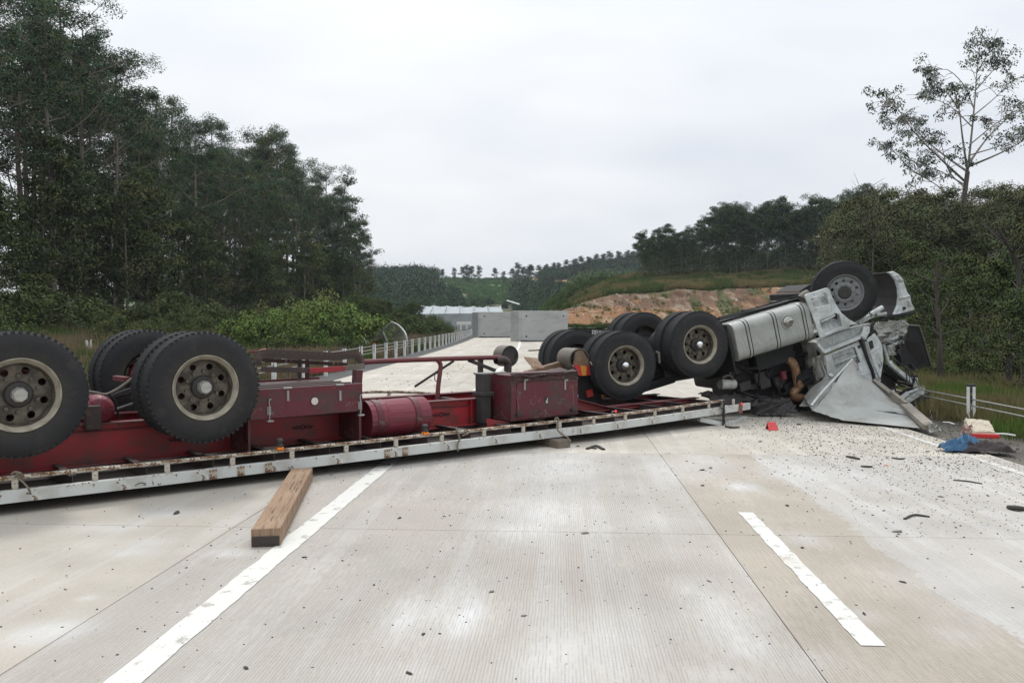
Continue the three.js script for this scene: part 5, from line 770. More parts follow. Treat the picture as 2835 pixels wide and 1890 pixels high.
  part('reflector_rod', [ttube(zG, [[1010, 855, .1], [1050, 930, .1], [1090, 1010, .1]], .008, 5)], M.whiteCan); part('mudguard_bracket', [ttube(zG, [[2190, 680, .1], [2240, 690, .1], [2250, 760, .1], [2260, 880, .1]], .02, 6)], M.greyRoll);
  part('mud_flap', [box(.56, .59, -.62, .18, -.75, -.05, .006)], M.black);
  // fuel tank: rounded section along the chassis, bright straps in rubber, filler cup
  const tk = new THREE.Group(); tk.name = 'fuel_tank'; truck.add(tk);
  const ring = (grow, x0, x1, r = .14) => { const y0 = -.462 - grow, y1 = .178 + grow, z0 = -.62 - grow, z1 = 0 + grow, s = new THREE.Shape(), q = r + grow; s.moveTo(z0 + q, y0); s.lineTo(z1 - q, y0); s.quadraticCurveTo(z1, y0, z1, y0 + q); s.lineTo(z1, y1 - q); s.quadraticCurveTo(z1, y1, z1 - q, y1); s.lineTo(z0 + q, y1); s.quadraticCurveTo(z0, y1, z0, y1 - q); s.lineTo(z0, y0 + q); s.quadraticCurveTo(z0, y0, z0 + q, y0); const b = Math.min(.02, (x1 - x0) * .3), g = new THREE.ExtrudeGeometry(s, { depth: x1 - x0 - 2 * b, bevelEnabled: true, bevelSize: b, bevelThickness: b, bevelOffset: -b, bevelSegments: 2, curveSegments: 10 }); g.rotateY(Math.PI / 2); g.scale(1, 1, -1); return g; };
  const tankGeo = (grow, x0, x1) => { const g = ring(grow, x0, x1); const p = g.attributes.position; for (let i = 0; i < p.count; i += 3) { for (const k of ['X', 'Y', 'Z']) { const a = p['get' + k](i + 1); p['set' + k](i + 1, p['get' + k](i + 2)); p['set' + k](i + 2, a); } } g.computeBoundingBox(); g.translate(x0 - g.boundingBox.min.x, 0, 0 + grow - g.boundingBox.max.z); g.computeVertexNormals(); return boxUV(g); };
  part('tank_shell', [tankGeo(0, .66, 2.2)], M.alloy, tk);
  for (const [x, y] of [[620, 870], [1112, 715], [1625, 570]]) { const a = TF.pt(...zE(x, y), 0).x; part('tank_strap', [tankGeo(.008, a - .024, a + .024)], M.alloy, tk); part('strap_rubber', [tankGeo(.005, a - .04, a - .0245)], M.seal, tk); part('strap_rubber', [tankGeo(.005, a + .0245, a + .04)], M.seal, tk); }
  { const c = TF.pt(...zE(1315, 595), 0); part('filler_ring', [mv(new THREE.TorusGeometry(.115, .012, 8, 36).toNonIndexed(), c.x, c.y, .004)], M.alloy, tk); part('filler_cup', [mv(toZ(lathe([[.001, -.004], [.06, -.002], [.1, .002], [.112, .006]], 32)), c.x, c.y, .003)], M.greyRoll, tk); const s = new THREE.Shape(); s.absarc(0, 0, .098, .12, Math.PI - .12); s.closePath(); for (const [x, y] of [[-.05, .035], [0, .04], [.05, .05]]) { const h = new THREE.Path(); h.absarc(x, y, .009, 0, Math.PI * 2, true); s.holes.push(h); } part('filler_plate', [extr(s, .024, .008, .002).rotateZ(.02).translate(c.x, c.y, 0)], M.whiteCan, tk); }
  part('tank_bracket', [box(.62, 2.24, .185, .215, -.6, -.35, .006), box(.8, .88, -.1, .24, -.78, -.6, .006), box(1.4, 1.48, -.1, .24, -.78, -.6, .006), box(2.0, 2.08, -.1, .24, -.78, -.6, .006)], M.black);
  part('air_line', [ttube(zE, [[60, 520, .4], [480, 415, .4], [980, 270, .4], [1240, 190, .4], [1500, 130, .4]], .012, 6), ttube(zE, [[80, 545, .3], [500, 440, .35], [960, 330, .35], [1510, 170, .35]], .018, 6)], M.black);
  // far side arches showing above the chassis
  const arch = (pts, d0, d1, mat, name) => { const l = []; for (let i = 0; i + 1 < pts.length; i++) { const a = TF.pt(...pts[i], d0), b = TF.pt(...pts[i + 1], d0), c = b.clone().setZ(-d1), e = a.clone().setZ(-d1); l.push(patch([a, b, c, e], 1, 1, 0, 1, 1, .012)); } return part(name, l, mat); };
  
  arch([zB(100, 690), zB(220, 610), zB(300, 565), zB(380, 570), zB(480, 640)], 1.2, 1.9, M.black, 'far_mudguard'); part('far_mudguard', [tplate(zB, [[100, 690], [220, 610], [300, 565], [380, 570], [500, 650], [150, 760]], 1.2, .02)], M.black);
  part('bottle', [ttube(zB, [[120, 830, .12], [170, 770, .12], [240, 730, .12]], .07, 12)], M.greyRoll);
  // cab steps: pressed panel with two openings
  { const st = new THREE.Group(); st.name = 'step_panel'; truck.add(st); const d = -.02, P = tp(zB, d), s = shapeOf([[205, 800], [200, 765], [225, 742], [400, 690], [570, 632], [615, 634], [640, 665], [690, 790], [760, 930], [860, 1080], [990, 1195], [1170, 1295], [1020, 1300], [990, 1345], [960, 1372], [870, 1390], [700, 1450], [480, 1545], [440, 1440], [330, 1130]].map(P));
    const o1 = [[310, 805], [560, 715], [590, 740], [640, 925], [350, 1000]], o2 = [[465, 1215], [640, 1150], [760, 1090], [820, 1115], [885, 1320], [700, 1395], [540, 1470], [490, 1330]];
    for (const o of [o1, o2]) s.holes.push(new THREE.Path(o.map(P).map((p) => new THREE.Vector2(p.x, p.y)).reverse())); part('panel', [extr(s, .02, .035, .008)], M.cabWhite, st);
    for (const o of [o1, o2]) { const q = o.map(P), cx = q.reduce((t, p) => t + p.x, 0) / q.length, cy = q.reduce((t, p) => t + p.y, 0) / q.length, ymin = Math.min(...q.map((p) => p.y)), ymax = Math.max(...q.map((p) => p.y)), xmin = Math.min(...q.map((p) => p.x)), xmax = Math.max(...q.map((p) => p.x));
      part('step_well', [patch([V3(xmin - .02, ymax + .01, -.22), V3(xmax + .02, ymax + .01, -.22), V3(xmax + .02, ymin - .02, -.02), V3(xmin - .02, ymin - .02, -.02)], 4, 4, 0, 1, 1, .01), patch([V3(xmin - .01, ymax + .015, -.016), V3(xmin - .01, ymax + .015, -.23), V3(xmin - .01, ymin - .02, -.02), V3(xmin - .01, ymin - .02, -.018)], 2, 2, 0, 1, 1, .008), patch([V3(xmax + .01, ymax + .015, -.016), V3(xmax + .01, ymax + .015, -.23), V3(xmax + .01, ymin - .02, -.02), V3(xmax + .01, ymin - .02, -.018)], 2, 2, 0, 1, 1, .008)], M.cabGrey, st);
      part('step_tread', [bar(P(o[0]).add(V3(.03, -.035, 0)).setZ(-.03), P(o === o1 ? o[1] : o[2]).add(V3(-.02, -.03, 0)).setZ(-.03), .08, .035)], M.cabWhite, st); } }
  // wing round the steer wheel
  { const wg = new THREE.Group(); wg.name = 'front_wing'; truck.add(wg); const inner = [[1700, 350], [1780, 410], [1850, 500], [1890, 640], [1900, 800], [1880, 950], [1810, 1110]];
    part('wing_face', [tplate(zB, [[1800, 330], [1890, 380], [1980, 480], [2020, 620], [2060, 720], [2110, 790], [2130, 900], [2185, 1010], [2165, 1035], [1830, 1125], ...inner.slice().reverse()], -.02, .06, .012)], M.cabWhite, wg); part('wing_rib', [tplate(zB, [[1898, 800], [2090, 755], [2112, 790], [1905, 835]], -.045, .03, .008), tplate(zB, [[1770, 408], [1890, 380], [1980, 480], [1850, 500]], -.04, .024, .008)], M.cabWhite, wg); part('lamp_hole', [(() => { const p = TF.pt(...zB(1990, 1000), -.03); return mv(cyl(.03, .03, .02, 14).rotateX(Math.PI / 2), p.x, p.y, .03); })()], M.seal, wg);
    part('crack', [ttube(zB, [[2040, 870, -.03], [2080, 900, -.03], [2060, 940, -.03], [2110, 960, -.03]], .004, 4), ttube(zB, [[1880, 510, -.03], [1930, 520, -.03], [1985, 500, -.03]], .004, 4)], M.seal, wg);
    for (let i = 0; i + 1 < inner.length; i++) { const a = TF.pt(...zB(...inner[i]), .03), b = TF.pt(...zB(...inner[i + 1]), .03); part('arch_liner', [patch([a, b, b.clone().setZ(-.62), a.clone().setZ(-.62)], 3, 6, .006, 3, i + 1, .012)], M.darkSteel, wg); }
    part('bumper_edge', [tbar(zB, [1560, 1170, .05], [2140, 1095, -.02], .08, .05)], M.black, wg); part('mirror_arm', [ttube(zB, [[1165, 1265, .02], [1250, 1195, .02], [1390, 1105, .02]], .016, 8), ttube(zB, [[1380, 1112, .02], [1480, 1050, .02], [1590, 985, .02]], .04, 10)], M.cabWhite, wg); part('wiper_arm', [ttube(zB, [[1180, 1290, .02], [1330, 1200, .02], [1500, 1135, .02], [1640, 1140, .02], [1740, 1160, .02]], .017, 8), ttube(zB, [[1480, 1130, 0], [1570, 1110, 0], [1660, 1095, 0]], .028, 8)], M.cabGrey, wg); }
  // cab: floor sill, door, pillar, quarter panel
  part('cab_sill', [tplate(zC, [[45, 330], [95, 300], [420, 195], [660, 110], [850, 70], [835, 130], [720, 240], [690, 262], [205, 470]], .1, .12, .012)], M.cabGrey);
  part('sill_lip', [tbar(zC, [200, 462, .02], [690, 262, .02], .05, .055), tbar(zC, [85, 318, .04], [205, 468, .04], .06, .05)], M.cabWhite); part('sill_shelf', [patch([TF.pt(...zC(110, 310), .34), TF.pt(...zC(650, 130), .34), TF.pt(...zC(690, 255), .02), TF.pt(...zC(205, 455), .02)], 8, 3, .004, 4, 3, .01)], M.cabGrey);
  { const dr = new THREE.Group(); dr.name = 'door'; truck.add(dr); const P = tp(zC, .08), s = shapeOf([[200, 510], [680, 315], [770, 560], [885, 850], [840, 880], [560, 960], [290, 840]].map(P)); s.holes.push(new THREE.Path([[300, 515], [320, 500], [590, 395], [615, 400], [690, 600], [650, 640], [385, 720], [365, 705]].map(P).map((p) => new THREE.Vector2(p.x, p.y)).reverse())); part('door_skin', [extr(s, -.06, .04, .008)], M.cabWhite, dr); part('door_inset', [tplate(zC, [[290, 500], [620, 385], [700, 620], [375, 730]], .084, .012, .002)], M.cabGrey, dr); part('inset_bead', [tbar(zC, [335, 632, .075], [645, 508, .075], .02, .022)], M.cabWhite, dr); part('grab_handle', [ttube(zC, [[235, 515, .03], [245, 545, .01], [243, 600, .01], [262, 760, .03]], .012, 7)], M.cabWhite, dr); part('lock', [(() => { const p = TF.pt(...zC(683, 390), .06); return box(p.x - .03, p.x + .03, p.y - .025, p.y + .025, -.062, -.05, .004); })()], M.darkSteel, dr);
    part('door_seal', [ttube(zC, [[695, 290, .04], [740, 400, .05], [800, 570, .05], [860, 720, .05], [890, 835, .05]], .032, 8)], M.seal, dr); part('inset_cracks', [ttube(zC, [[610, 400, .078], [640, 470, .076], [660, 560, .076], [690, 600, .076]], .007, 4), ttube(zC, [[640, 560, .076], [660, 620, .058], [665, 660, .058]], .006, 4), ttube(zC, [[330, 560, .083], [420, 520, .083], [540, 480, .083], [600, 470, .083]], .003, 4)], M.seal, dr); }
  part('door_pillar', [tplate(zC, [[765, 320], [800, 320], [840, 470], [890, 640], [930, 760], [990, 845], [965, 870], [900, 800], [830, 600]], .05, .05, .01)], M.cabGrey);
  { const qp = new THREE.Group(); qp.name = 'quarter_panel'; truck.add(qp); part('skin', [tplate(zC, [[795, 290], [830, 255], [900, 210], [960, 290], [1000, 370], [1020, 560], [1000, 700], [975, 828], [905, 690], [830, 470]], .03, .035, .01)], M.cabWhite, qp); part('crease', [ttube(zC, [[830, 475, .028], [890, 440, .026], [960, 390, .028]], .012, 6)], M.cabWhite, qp); part('side_lamp', [tplate(zC, [[815, 325], [865, 298], [888, 400], [842, 428]], .02, .02, .004)], M.seal, qp); part('side_lamp_lens', [tplate(zC, [[838, 345], [860, 330], [876, 392], [850, 405]], .012, .012, .004)], M.darkSteel, qp);
    part('hand_writing', [ttube(zC, [[935, 605, .026], [950, 640, .026], [960, 625, .026], [955, 660, .026], [968, 680, .026], [982, 665, .026], [970, 640, .026], [950, 660, .026]], .004, 4), ttube(zC, [[975, 590, .026], [990, 640, .026]], .004, 4), ttube(zC, [[1000, 600, .026], [980, 615, .026], [1005, 640, .026]], .004, 4)], M.seal, qp);
    part('scratches', [0, 1, 2, 3].map((k) => ttube(zC, [[890 + k * 6, 495 + k * 24, .027], [930 + k * 5, 490 + k * 24, .027], [975, 500 + k * 26, .027]], .0022, 3)), M.greyRoll, qp); }
  part('corner_step', [tplate(zC, [[715, 245], [755, 180], [790, 115], [840, 125], [835, 195], [775, 300]], 0, .09, .015)], M.cabWhite); part('bracket_strap', [ttube(zC, [[890, 50, .02], [860, 110, .02], [858, 180, .02], [830, 235, .02]], .022, 7)], M.seal);
  // crushed nose
  part('crumpled_panel', [patch([C(880, 60, .02), C(1385, 25, .1), C(1300, 310, .3), C(985, 345, .04)], 26, 20, .075, 4.5, 17, .008, 0, .015)], M.cabDirty); part('crumpled_panel', [patch([C(985, 300, .05), C(1290, 260, .2), C(1235, 500, .45), C(1080, 500, .12)], 22, 18, .09, 5, 29, .008, 0, .02)], M.cabDirty); part('folded_flange', [patch([C(1030, 300, -.02), C(1190, 175, .0), C(1290, 230, .1), C(1120, 330, .0)], 14, 8, .05, 3, 33, .01)], M.cabGrey); part('folded_flange', [patch([C(1080, 390, 0), C(1260, 300, .05), C(1230, 360, .15), C(1110, 420, .05)], 10, 6, .03, 3, 37, .01)], M.cabGrey);
  part('torn_bracket', [patch([C(1080, 400, .05), C(1160, 400, .05), C(1190, 510, .1), C(1100, 500, .05)], 8, 8, .05, 3, 39, .012)], M.cabDirty); part('torn_bracket', [patch([C(1230, 350, .15), C(1330, 110, .2), C(1360, 250, .3), C(1240, 500, .3)], 12, 12, .06, 5, 43, .012)], M.darkSteel);
  { const rad = new THREE.Group(); rad.name = 'radiator'; truck.add(rad); part('core', [tplate(zC, [[1335, 100], [1500, 112], [1585, 380], [1668, 650], [1425, 700], [1400, 635], [1262, 655], [1228, 440], [1290, 330]], .35, .13, .012)], M.black, rad); part('frame_edge', [ttube(zC, [[1500, 105, .33], [1560, 280, .33], [1615, 470, .33], [1670, 650, .33]], .012, 6), ttube(zC, [[1340, 95, .33], [1420, 98, .33], [1500, 105, .33]], .014, 6)], M.greyRoll, rad); const fins = []; for (let k = 0; k < 16; k++) fins.push(tbar(zC, [1300 + k * 13, 300 + k * 2, .346], [1420 + k * 14, 640 - k * 1, .346], .006, .006)); part('fins', fins, M.darkSteel, rad); part('foot', [tplate(zC, [[1405, 640], [1450, 640], [1455, 705], [1420, 720]], .3, .06, .01)], M.black, rad); }
  part('window_pillar', [ttube(zC, [[1010, 350, .1], [1040, 450, .1], [1070, 560, .08], [1085, 620, .08]], .03, 8)], M.cabGrey); part('window_pillar', [tbar(zC, [1085, 590, .08], [1120, 645, .08], .08, .07), tbar(zC, [1110, 635, .08], [1385, 862, .1], .08, .068)], M.cabWhite); part('window_pillar', [tbar(zC, [1030, 660, .16], [1430, 925, .2], .1, .09), tbar(zC, [1045, 700, .3], [1290, 900, .35], .1, .12)], M.black);
  part('trim_rod', [ttube(zC, [[1120, 535, .05], [1200, 590, .05], [1290, 655, .05], [1425, 722, .1]], .01, 6), ttube(zC, [[1400, 700, .1], [1300, 705, .2], [1280, 715, .2]], .012, 6)], M.darkSteel); part('trim_rod', [ttube(zC, [[1200, 850, .1], [1290, 870, .1], [1380, 900, .1]], .012, 6), ttube(zC, [[1250, 900, .1], [1330, 930, .1], [1400, 950, .1]], .012, 6)], M.greyRoll);
  part('dark_window_fill', [tplate(zC, [[1015, 570], [1060, 640], [1080, 730], [1195, 905], [1110, 1005], [1005, 880]], .35, .25, .02)], M.darkSteel); part('hinge_cluster', [patch([C(1420, 890, .1), C(1500, 870, .1), C(1510, 980, .05), C(1420, 960, .1)], 10, 10, .06, 4, 51, .015), patch([C(1500, 920, .15), C(1600, 930, .2), C(1600, 1050, .2), C(1500, 1000, .1)], 12, 12, .08, 5, 55, .012, 0, .03)], M.cabDirty);  // dark plate fills the window opening, standing in for the unlit cab interior
  part('roof_beam', [tbar(zC, [1230, 1105, .05], [1345, 1015, .05], .05, .06), tbar(zC, [1340, 1015, .05], [1480, 965, .05], .035, .035)], M.cabWhite); part('roof_beam', [tbar(zC, [1280, 1150, .05], [1530, 985, .05], .1, .085)], M.cabGrey); part('roof_beam', [tbar(zC, [1330, 1190, .14], [1600, 1045, .25], .12, .12), tbar(zC, [1090, 990, .1], [1200, 930, .1], .03, .03), tbar(zC, [1165, 930, .1], [1195, 1060, .1], .02, .02), tbar(zC, [1200, 1080, .2], [1400, 960, .25], .1, .08)], M.black); part('torn_strut', [tbar(zC, [1440, 1195, .1], [1430, 1260, .1], .03, .03)], M.cabWhite);
  { const cloth = std({ lin: [.05, .052, .058], roughness: .95 }); for (const z of [-.75, -1.75]) { part('seat', [box(2.6, 3.15, -.86, -.7, z - .26, z + .26, .06), box(2.5, 2.66, -1.5, -.8, z - .26, z + .26, .06), box(2.52, 2.64, -1.72, -1.52, z - .14, z + .14, .05)], cloth); } part('rear_lining', [patch([V3(2.42, -.5, -2.25), V3(2.42, -.5, -.3), V3(2.35, -1.75, -.4), V3(2.35, -1.75, -2.2)], 8, 8, .04, 3, 64, .012)], M.cabDirty); part('steering_wheel', [mv(new THREE.TorusGeometry(.2, .016, 8, 28).toNonIndexed().rotateY(1.2).rotateZ(.4), 3.4, -1.0, -.75)], M.seal); }
  { const q = rng(31), w = []; for (let k = 0; k < 9; k++) { const a = C(1100 + 280 * q(), 330 + 330 * q(), .05 + .1 * q()), b = a.clone().add(V3(.25 * (q() - .3), -.25 - .3 * q(), .06 * q())); w.push(tube([a, a.clone().lerp(b, .5).add(V3(.1 * (q() - .5), -.06, .08)), b], .005 + .004 * q(), 5, 5)); } part('loose_wiring', w, M.seal); } part('cab_back_wall', [patch([C(-20, 560, .45), C(165, 500, .12), C(215, 790, .12), C(40, 900, .5)], 10, 10, .03, 3, 61, .012)], M.cabDirty); part('cab_back_post', [tbar(zC, [165, 590, .1], [235, 790, .1], .03, .025), tbar(zC, [190, 520, .1], [262, 770, .1], .025, .02), tbar(zC, [205, 500, .09], [215, 640, .09], .05, .04)], M.cabGrey);
  part('far_side_panel', [patch([V3(2.4, -.5, -2.3), V3(3.9, -.5, -2.3), V3(3.7, -1.9, -2.2), V3(2.3, -1.6, -2.25)], 10, 10, .05, 3, 63, .012)], M.cabWhite); part('cab_floor', [box(2.2, 4.0, -.5, -.44, -2.3, -.35, .02)], M.cabDirty);
  part('roof_panel', [(() => { const g = (x, y, h) => TF.g(x, y, h), a = TF.pt(...zC(40, 960), .7), b = TF.pt(...zC(1150, 980), .9); return patch([a, b, g(2560, 1150, .12), g(2215, 1120, .2)], 22, 14, .04, 4, 67, .012); })()], M.deflector);
  // wind deflector torn off the roof, leaning from the cab to the ground
  { const df = new THREE.Group(); df.name = 'wind_deflector'; truck.add(df); const A = C(590, 558, -.12), A2 = C(690, 790, -.16), Dn = TF.g(2556, 1186, .03), Bn = TF.g(2252, 1138, .16), Cn = TF.g(2330, 1163, .05);
    const n = 26, m = 20, left = new THREE.CatmullRomCurve3([A, A.clone().lerp(Bn, .5).add(V3(0, .01, .04)), Bn]), right = new THREE.CatmullRomCurve3([C(610, 560, -.12), A2, C(860, 860, -.2), C(1200, 1130, -.5), Dn]), pos = [], pts = []; const bot = (u) => { const l = Bn.clone().lerp(Dn, u); const k = Bn.clone().lerp(Cn, clamp(u * 3.4)); return u < .294 ? k : Cn.clone().lerp(Dn, (u - .294) / .706); };
    for (let j = 0; j <= m; j++) for (let i = 0; i <= n; i++) { const u = i / n, v = j / m, p = left.getPoint(v).lerp(right.getPoint(v), u); if (v > .5) { const q = bot(u).clone().sub(Bn.clone().lerp(Dn, u)); p.addScaledVector(q, (v - .5) * 2); } p.z += .16 * Math.sin(Math.PI * u) * Math.sin(Math.PI * v) + .012 * (fbm(u * 6, v * 6, 3, 71) - .5); if (j === m && i < n * .3) p.y += .03 * (hash2(i, 1, 73) - .3); if (i === 0) p.x += .03 * (hash2(j, 2, 73) - .5); pts.push(p); }
    const id = (i, j) => pts[j * (n + 1) + i], back = (p) => p.clone().add(V3(0, 0, -.012)), tri = (a, b, c) => { for (const p of [a, b, c]) pos.push(p.x, p.y, p.z); };
    for (let j = 0; j < m; j++) for (let i = 0; i < n; i++) { const a = id(i, j), b = id(i + 1, j), c = id(i, j + 1), d = id(i + 1, j + 1); tri(a, c, b); tri(b, c, d); tri(back(a), back(b), back(c)); tri(back(b), back(d), back(c)); }
    for (let j = 0; j < m; j++) for (const i of [0, n]) { const a = id(i, j), c = id(i, j + 1); tri(a, back(a), c); tri(c, back(a), back(c)); } for (let i = 0; i < n; i++) for (const j of [0, m]) { const a = id(i, j), c = id(i + 1, j); tri(a, back(a), c); tri(c, back(a), back(c)); }
    const g = new THREE.BufferGeometry(); g.setAttribute('position', new THREE.Float32BufferAttribute(pos, 3)); g.computeVertexNormals(); part('shell', [boxUV(g)], M.deflector, df);
    part('folded_side', [patch([C(270, 770, .05), A.clone().add(V3(0, 0, -.01)), Bn.clone().add(V3(0, 0, -.01)), C(-70, 1050, .3)], 14, 12, .025, 3, 77, .012)], M.deflector, df); part('torn_edge', [ttube(zC, [[590, 560, -.14], [500, 660, -.2], [390, 780, -.28], [200, 980, -.55], [90, 1110, -.75], [30, 1190, -.9]], .018, 6), ttube(zC, [[270, 790, -.1], [300, 775, -.1], [330, 800, -.14]], .03, 6)], M.cabWhite, df); part('torn_edge', [patch([C(620, 590, -.14), C(680, 620, -.1), C(670, 770, -.12), C(640, 760, -.18)], 6, 8, .03, 4, 79, .008, 0, .02)], M.deflector, df); }
  { const a = C(870, 850, -.2), b = C(1100, 1030, -.42), c = C(1310, 1190, -.75), d = TF.g(2572, 1180, .1); part('roof_gutter', [bar(a, b, .07, .13, V3(0, 0, 1)), bar(b, c, .075, .14, V3(0, 0, 1)), bar(c, d, .08, .15, V3(0, 0, 1))], M.gutter); part('gutter_bolt', [mv(new THREE.SphereGeometry(.03, 10, 8).toNonIndexed(), b.x + .15, b.y - .12, b.z + .04)], M.seal); part('torn_gutter_end', [patch([d.clone().add(V3(-.05, .06, 0)), d.clone().add(V3(.12, .02, .05)), d.clone().add(V3(.16, -.1, .05)), d.clone().add(V3(-.02, -.08, .06))], 8, 6, .04, 4, 83, .01, 0, .02)], M.cabDirty); }
  // engine, gearbox and what hangs beneath the chassis
  part('engine', [box(.75, 2.35, -1.05, -.4, -1.75, -.55, .06), box(.95, 2.2, -1.42, -1.0, -1.55, -.7, .08), box(1.2, 2.0, -.8, -.5, -.6, -.35, .03), box(.5, .8, -.8, -.36, -1.5, -.85, .05)], M.black); part('gear_box', [mv(cyl(.2, .3, .8, 18).rotateZ(Math.PI / 2), .35, -.5, -1.21)], M.black);
  { const q = rng(9), l = []; for (let k = 0; k < 16; k++) { const x = .75 + 1.5 * q(), y = -.55 - .8 * q(), z = -.32 - .25 * q(); l.push(tube([V3(x, y, z), V3(x + (q() - .5) * .5, y - .2 * q(), z + .1 * q()), V3(x + (q() - .5) * .9, y - .4 * q(), z)], .012 + .022 * q(), 6, 5)); } part('hoses', l, M.black); const b2 = []; for (let k = 0; k < 12; k++) { const x = .8 + 1.4 * q(), y = -.6 - .7 * q(), s = .05 + .09 * q(); b2.push(box(x - s, x + s, y - s * .7, y + s * .7, -.56, -.42 - .12 * q(), .012)); } part('engine_fittings', b2, M.darkSteel); const p = TF.pt(...zF(1370, 380), .4); part('oil_filter', [mv(cyl(.055, .055, .14, 16), p.x, p.y, p.z)], M.drum); }
  part('exhaust_pipe', [ttube(zF, [[1430, 90, .42], [1520, 140, .38], [1570, 230, .35], [1600, 360, .34], [1640, 590, .34]], .075, 16, 6)], M.exhaust); part('exhaust_elbow', [ttube(zF, [[1660, 560, .36], [1600, 640, .36], [1550, 700, .36], [1580, 770, .36], [1690, 790, .4]], .07, 14, 6), ttube(zF, [[1640, 560, .3], [1720, 580, .3]], .03, 8)], M.exhaust); part('heat_shield', [patch([C(-150, 780, .2), C(60, 650, .25), C(60, 900, .35), C(-160, 930, .3)], 8, 8, .03, 3, 87, .012)], M.black);
  part('air_receiver', [ttube(zF, [[225, 545, .55], [350, 545, .55], [480, 545, .55]], .083, 20, 2), ttube(zF, [[262, 545, .55], [278, 545, .55]], .09, 20, 1), ttube(zF, [[395, 545, .55], [412, 545, .55]], .09, 20, 1)], M.whiteCan); part('receiver_end', [ttube(zF, [[196, 545, .55], [228, 545, .55]], .088, 20, 1), ttube(zF, [[478, 545, .55], [492, 545, .55]], .08, 20, 1)], M.greyRoll); part('receiver_bracket', [ttube(zF, [[260, 440, .5], [340, 390, .5], [430, 400, .5], [450, 470, .5]], .02, 6), ttube(zF, [[440, 180, .5], [430, 280, .5], [400, 360, .5]], .012, 6)], M.greyRoll);
  part('dark_crumpled_mass', [patch([TF.pt(...zF(-150, 690), .4), TF.pt(...zF(900, 700), .6), TF.pt(...zF(1500, 800), .5), TF.pt(...zF(100, 860), .2)], 24, 8, .07, 7, 89, .015, 0, .03), patch([TF.pt(...zF(700, 880), .2), TF.pt(...zF(1500, 780), .2), TF.pt(...zF(1650, 1080), -.1), TF.g(2085, 1150, .02)], 20, 12, .08, 5, 91, .015, 0, .03), box(1.45, 2.5, -1.9, -1.35, -1.7, -.7, .06)], M.darkSteel); part('wreck_rod', [tbar(zF, [880, 1070, .0], [1480, 820, .2], .03, .03), tbar(zF, [800, 930, .1], [1180, 860, .2], .025, .025)], M.darkSteel);  // dented dark sheets and a box filling the gap under the engine
}

// ================================================================ timber, litter and fragments on the road
M.timber = std({ map: tex(256, 512, (u, v) => { const g = fbm(u * 26, v * 2.5, 4, 151, 26, 3), a = fbm(u * 4, v * 3, 4, 153, 4, 3), f = vnoise(u * 120, v * 14, 157, 120, 14); let c = mix3([.21, .135, .085], [.33, .225, .145], a); c = mix3(c, [.1, .055, .03], sstep(.52, .75, g) * .7); c = mix3(c, [.42, .34, .26], sstep(.6, .8, a) * .45); const t = .85 + .3 * f; return [c[0] * t, c[1] * t, c[2] * t]; }, [3, 1]), roughness: .9 });
M.timberEnd = std({ map: worn([.05, .042, .038], [.1, .08, .06], [.035, .03, .028], { chips: .3, grime: .7, seed: 159, tile: .2 }), roughness: .95 });
M.timberGrey = std({ map: worn([.17, .14, .11], [.09, .07, .05], [.12, .1, .08], { chips: .4, grime: .7, seed: 161, tile: .3, streak: 14 }), roughness: .95 });
function beam(a, b, w, h, mat, end, name, label, cat) { const o = thing(name, label, cat), d = b.clone().sub(a), L = d.length(); o.position.copy(a); o.rotation.y = Math.atan2(d.x, d.z); const g = new RoundedBoxGeometry(w, h, L, 3, .008), p = g.attributes.position; for (let i = 0; i < p.count; i++) { const x = p.getX(i), y = p.getY(i), z = p.getZ(i); p.setXYZ(i, x + .012 * (fbm(z * 3, y * 9, 3, 163) - .5), y + .014 * (fbm(z * 3 + 4, x * 9, 3, 167) - .5), z + (Math.abs(z) > L * .49 ? .02 * (fbm(x * 20, y * 20, 2, 169) - .5) : 0)); } g.computeVertexNormals(); const q = boxUV(g); q.translate(0, h / 2, L / 2); obj('timber', q, mat, o); if (end) { const rr = rng(8), sp = []; for (let k = 0; k < 7; k++) { const z = L * (.05 + .9 * rr()), x = (rr() - .5) * w * .8, l2 = .08 + .25 * rr(); sp.push(tube([V3(x, h + .001, z), V3(x + .006, h + .002, z + l2 * .5), V3(x + .012 * (rr() - .5), h + .001, z + l2)], .0025, 4, 3)); } obj('split', sp, M.timberEnd, o); } if (end) obj('sawn_end', [box(-w * .47, w * .47, h * .06, h * .58, -.012, .004, .004)], end, o); return o; }
{
  const a = atHeight(735, 1513), b = atHeight(836, 1330); beam(a, b, .205, .13, M.timber, M.timberEnd, 'timber_beam', 'square brown timber beam lying across the painted edge line', 'timber');
  const c = atHeight(1562, 1240), o = beam(c, c.clone().add(V3(-.28, 0, -.42)), .2, .1, M.timberGrey, null, 'timber_block', 'grey timber block wedged under the white side rail of the trailer', 'timber');
  const d = atHeight(1466, 972), e = atHeight(1498, 970); beam(d, e, .16, .07, M.timberGrey, null, 'timber_plank', 'short pale plank lying on the road beyond the trailer', 'timber');
}
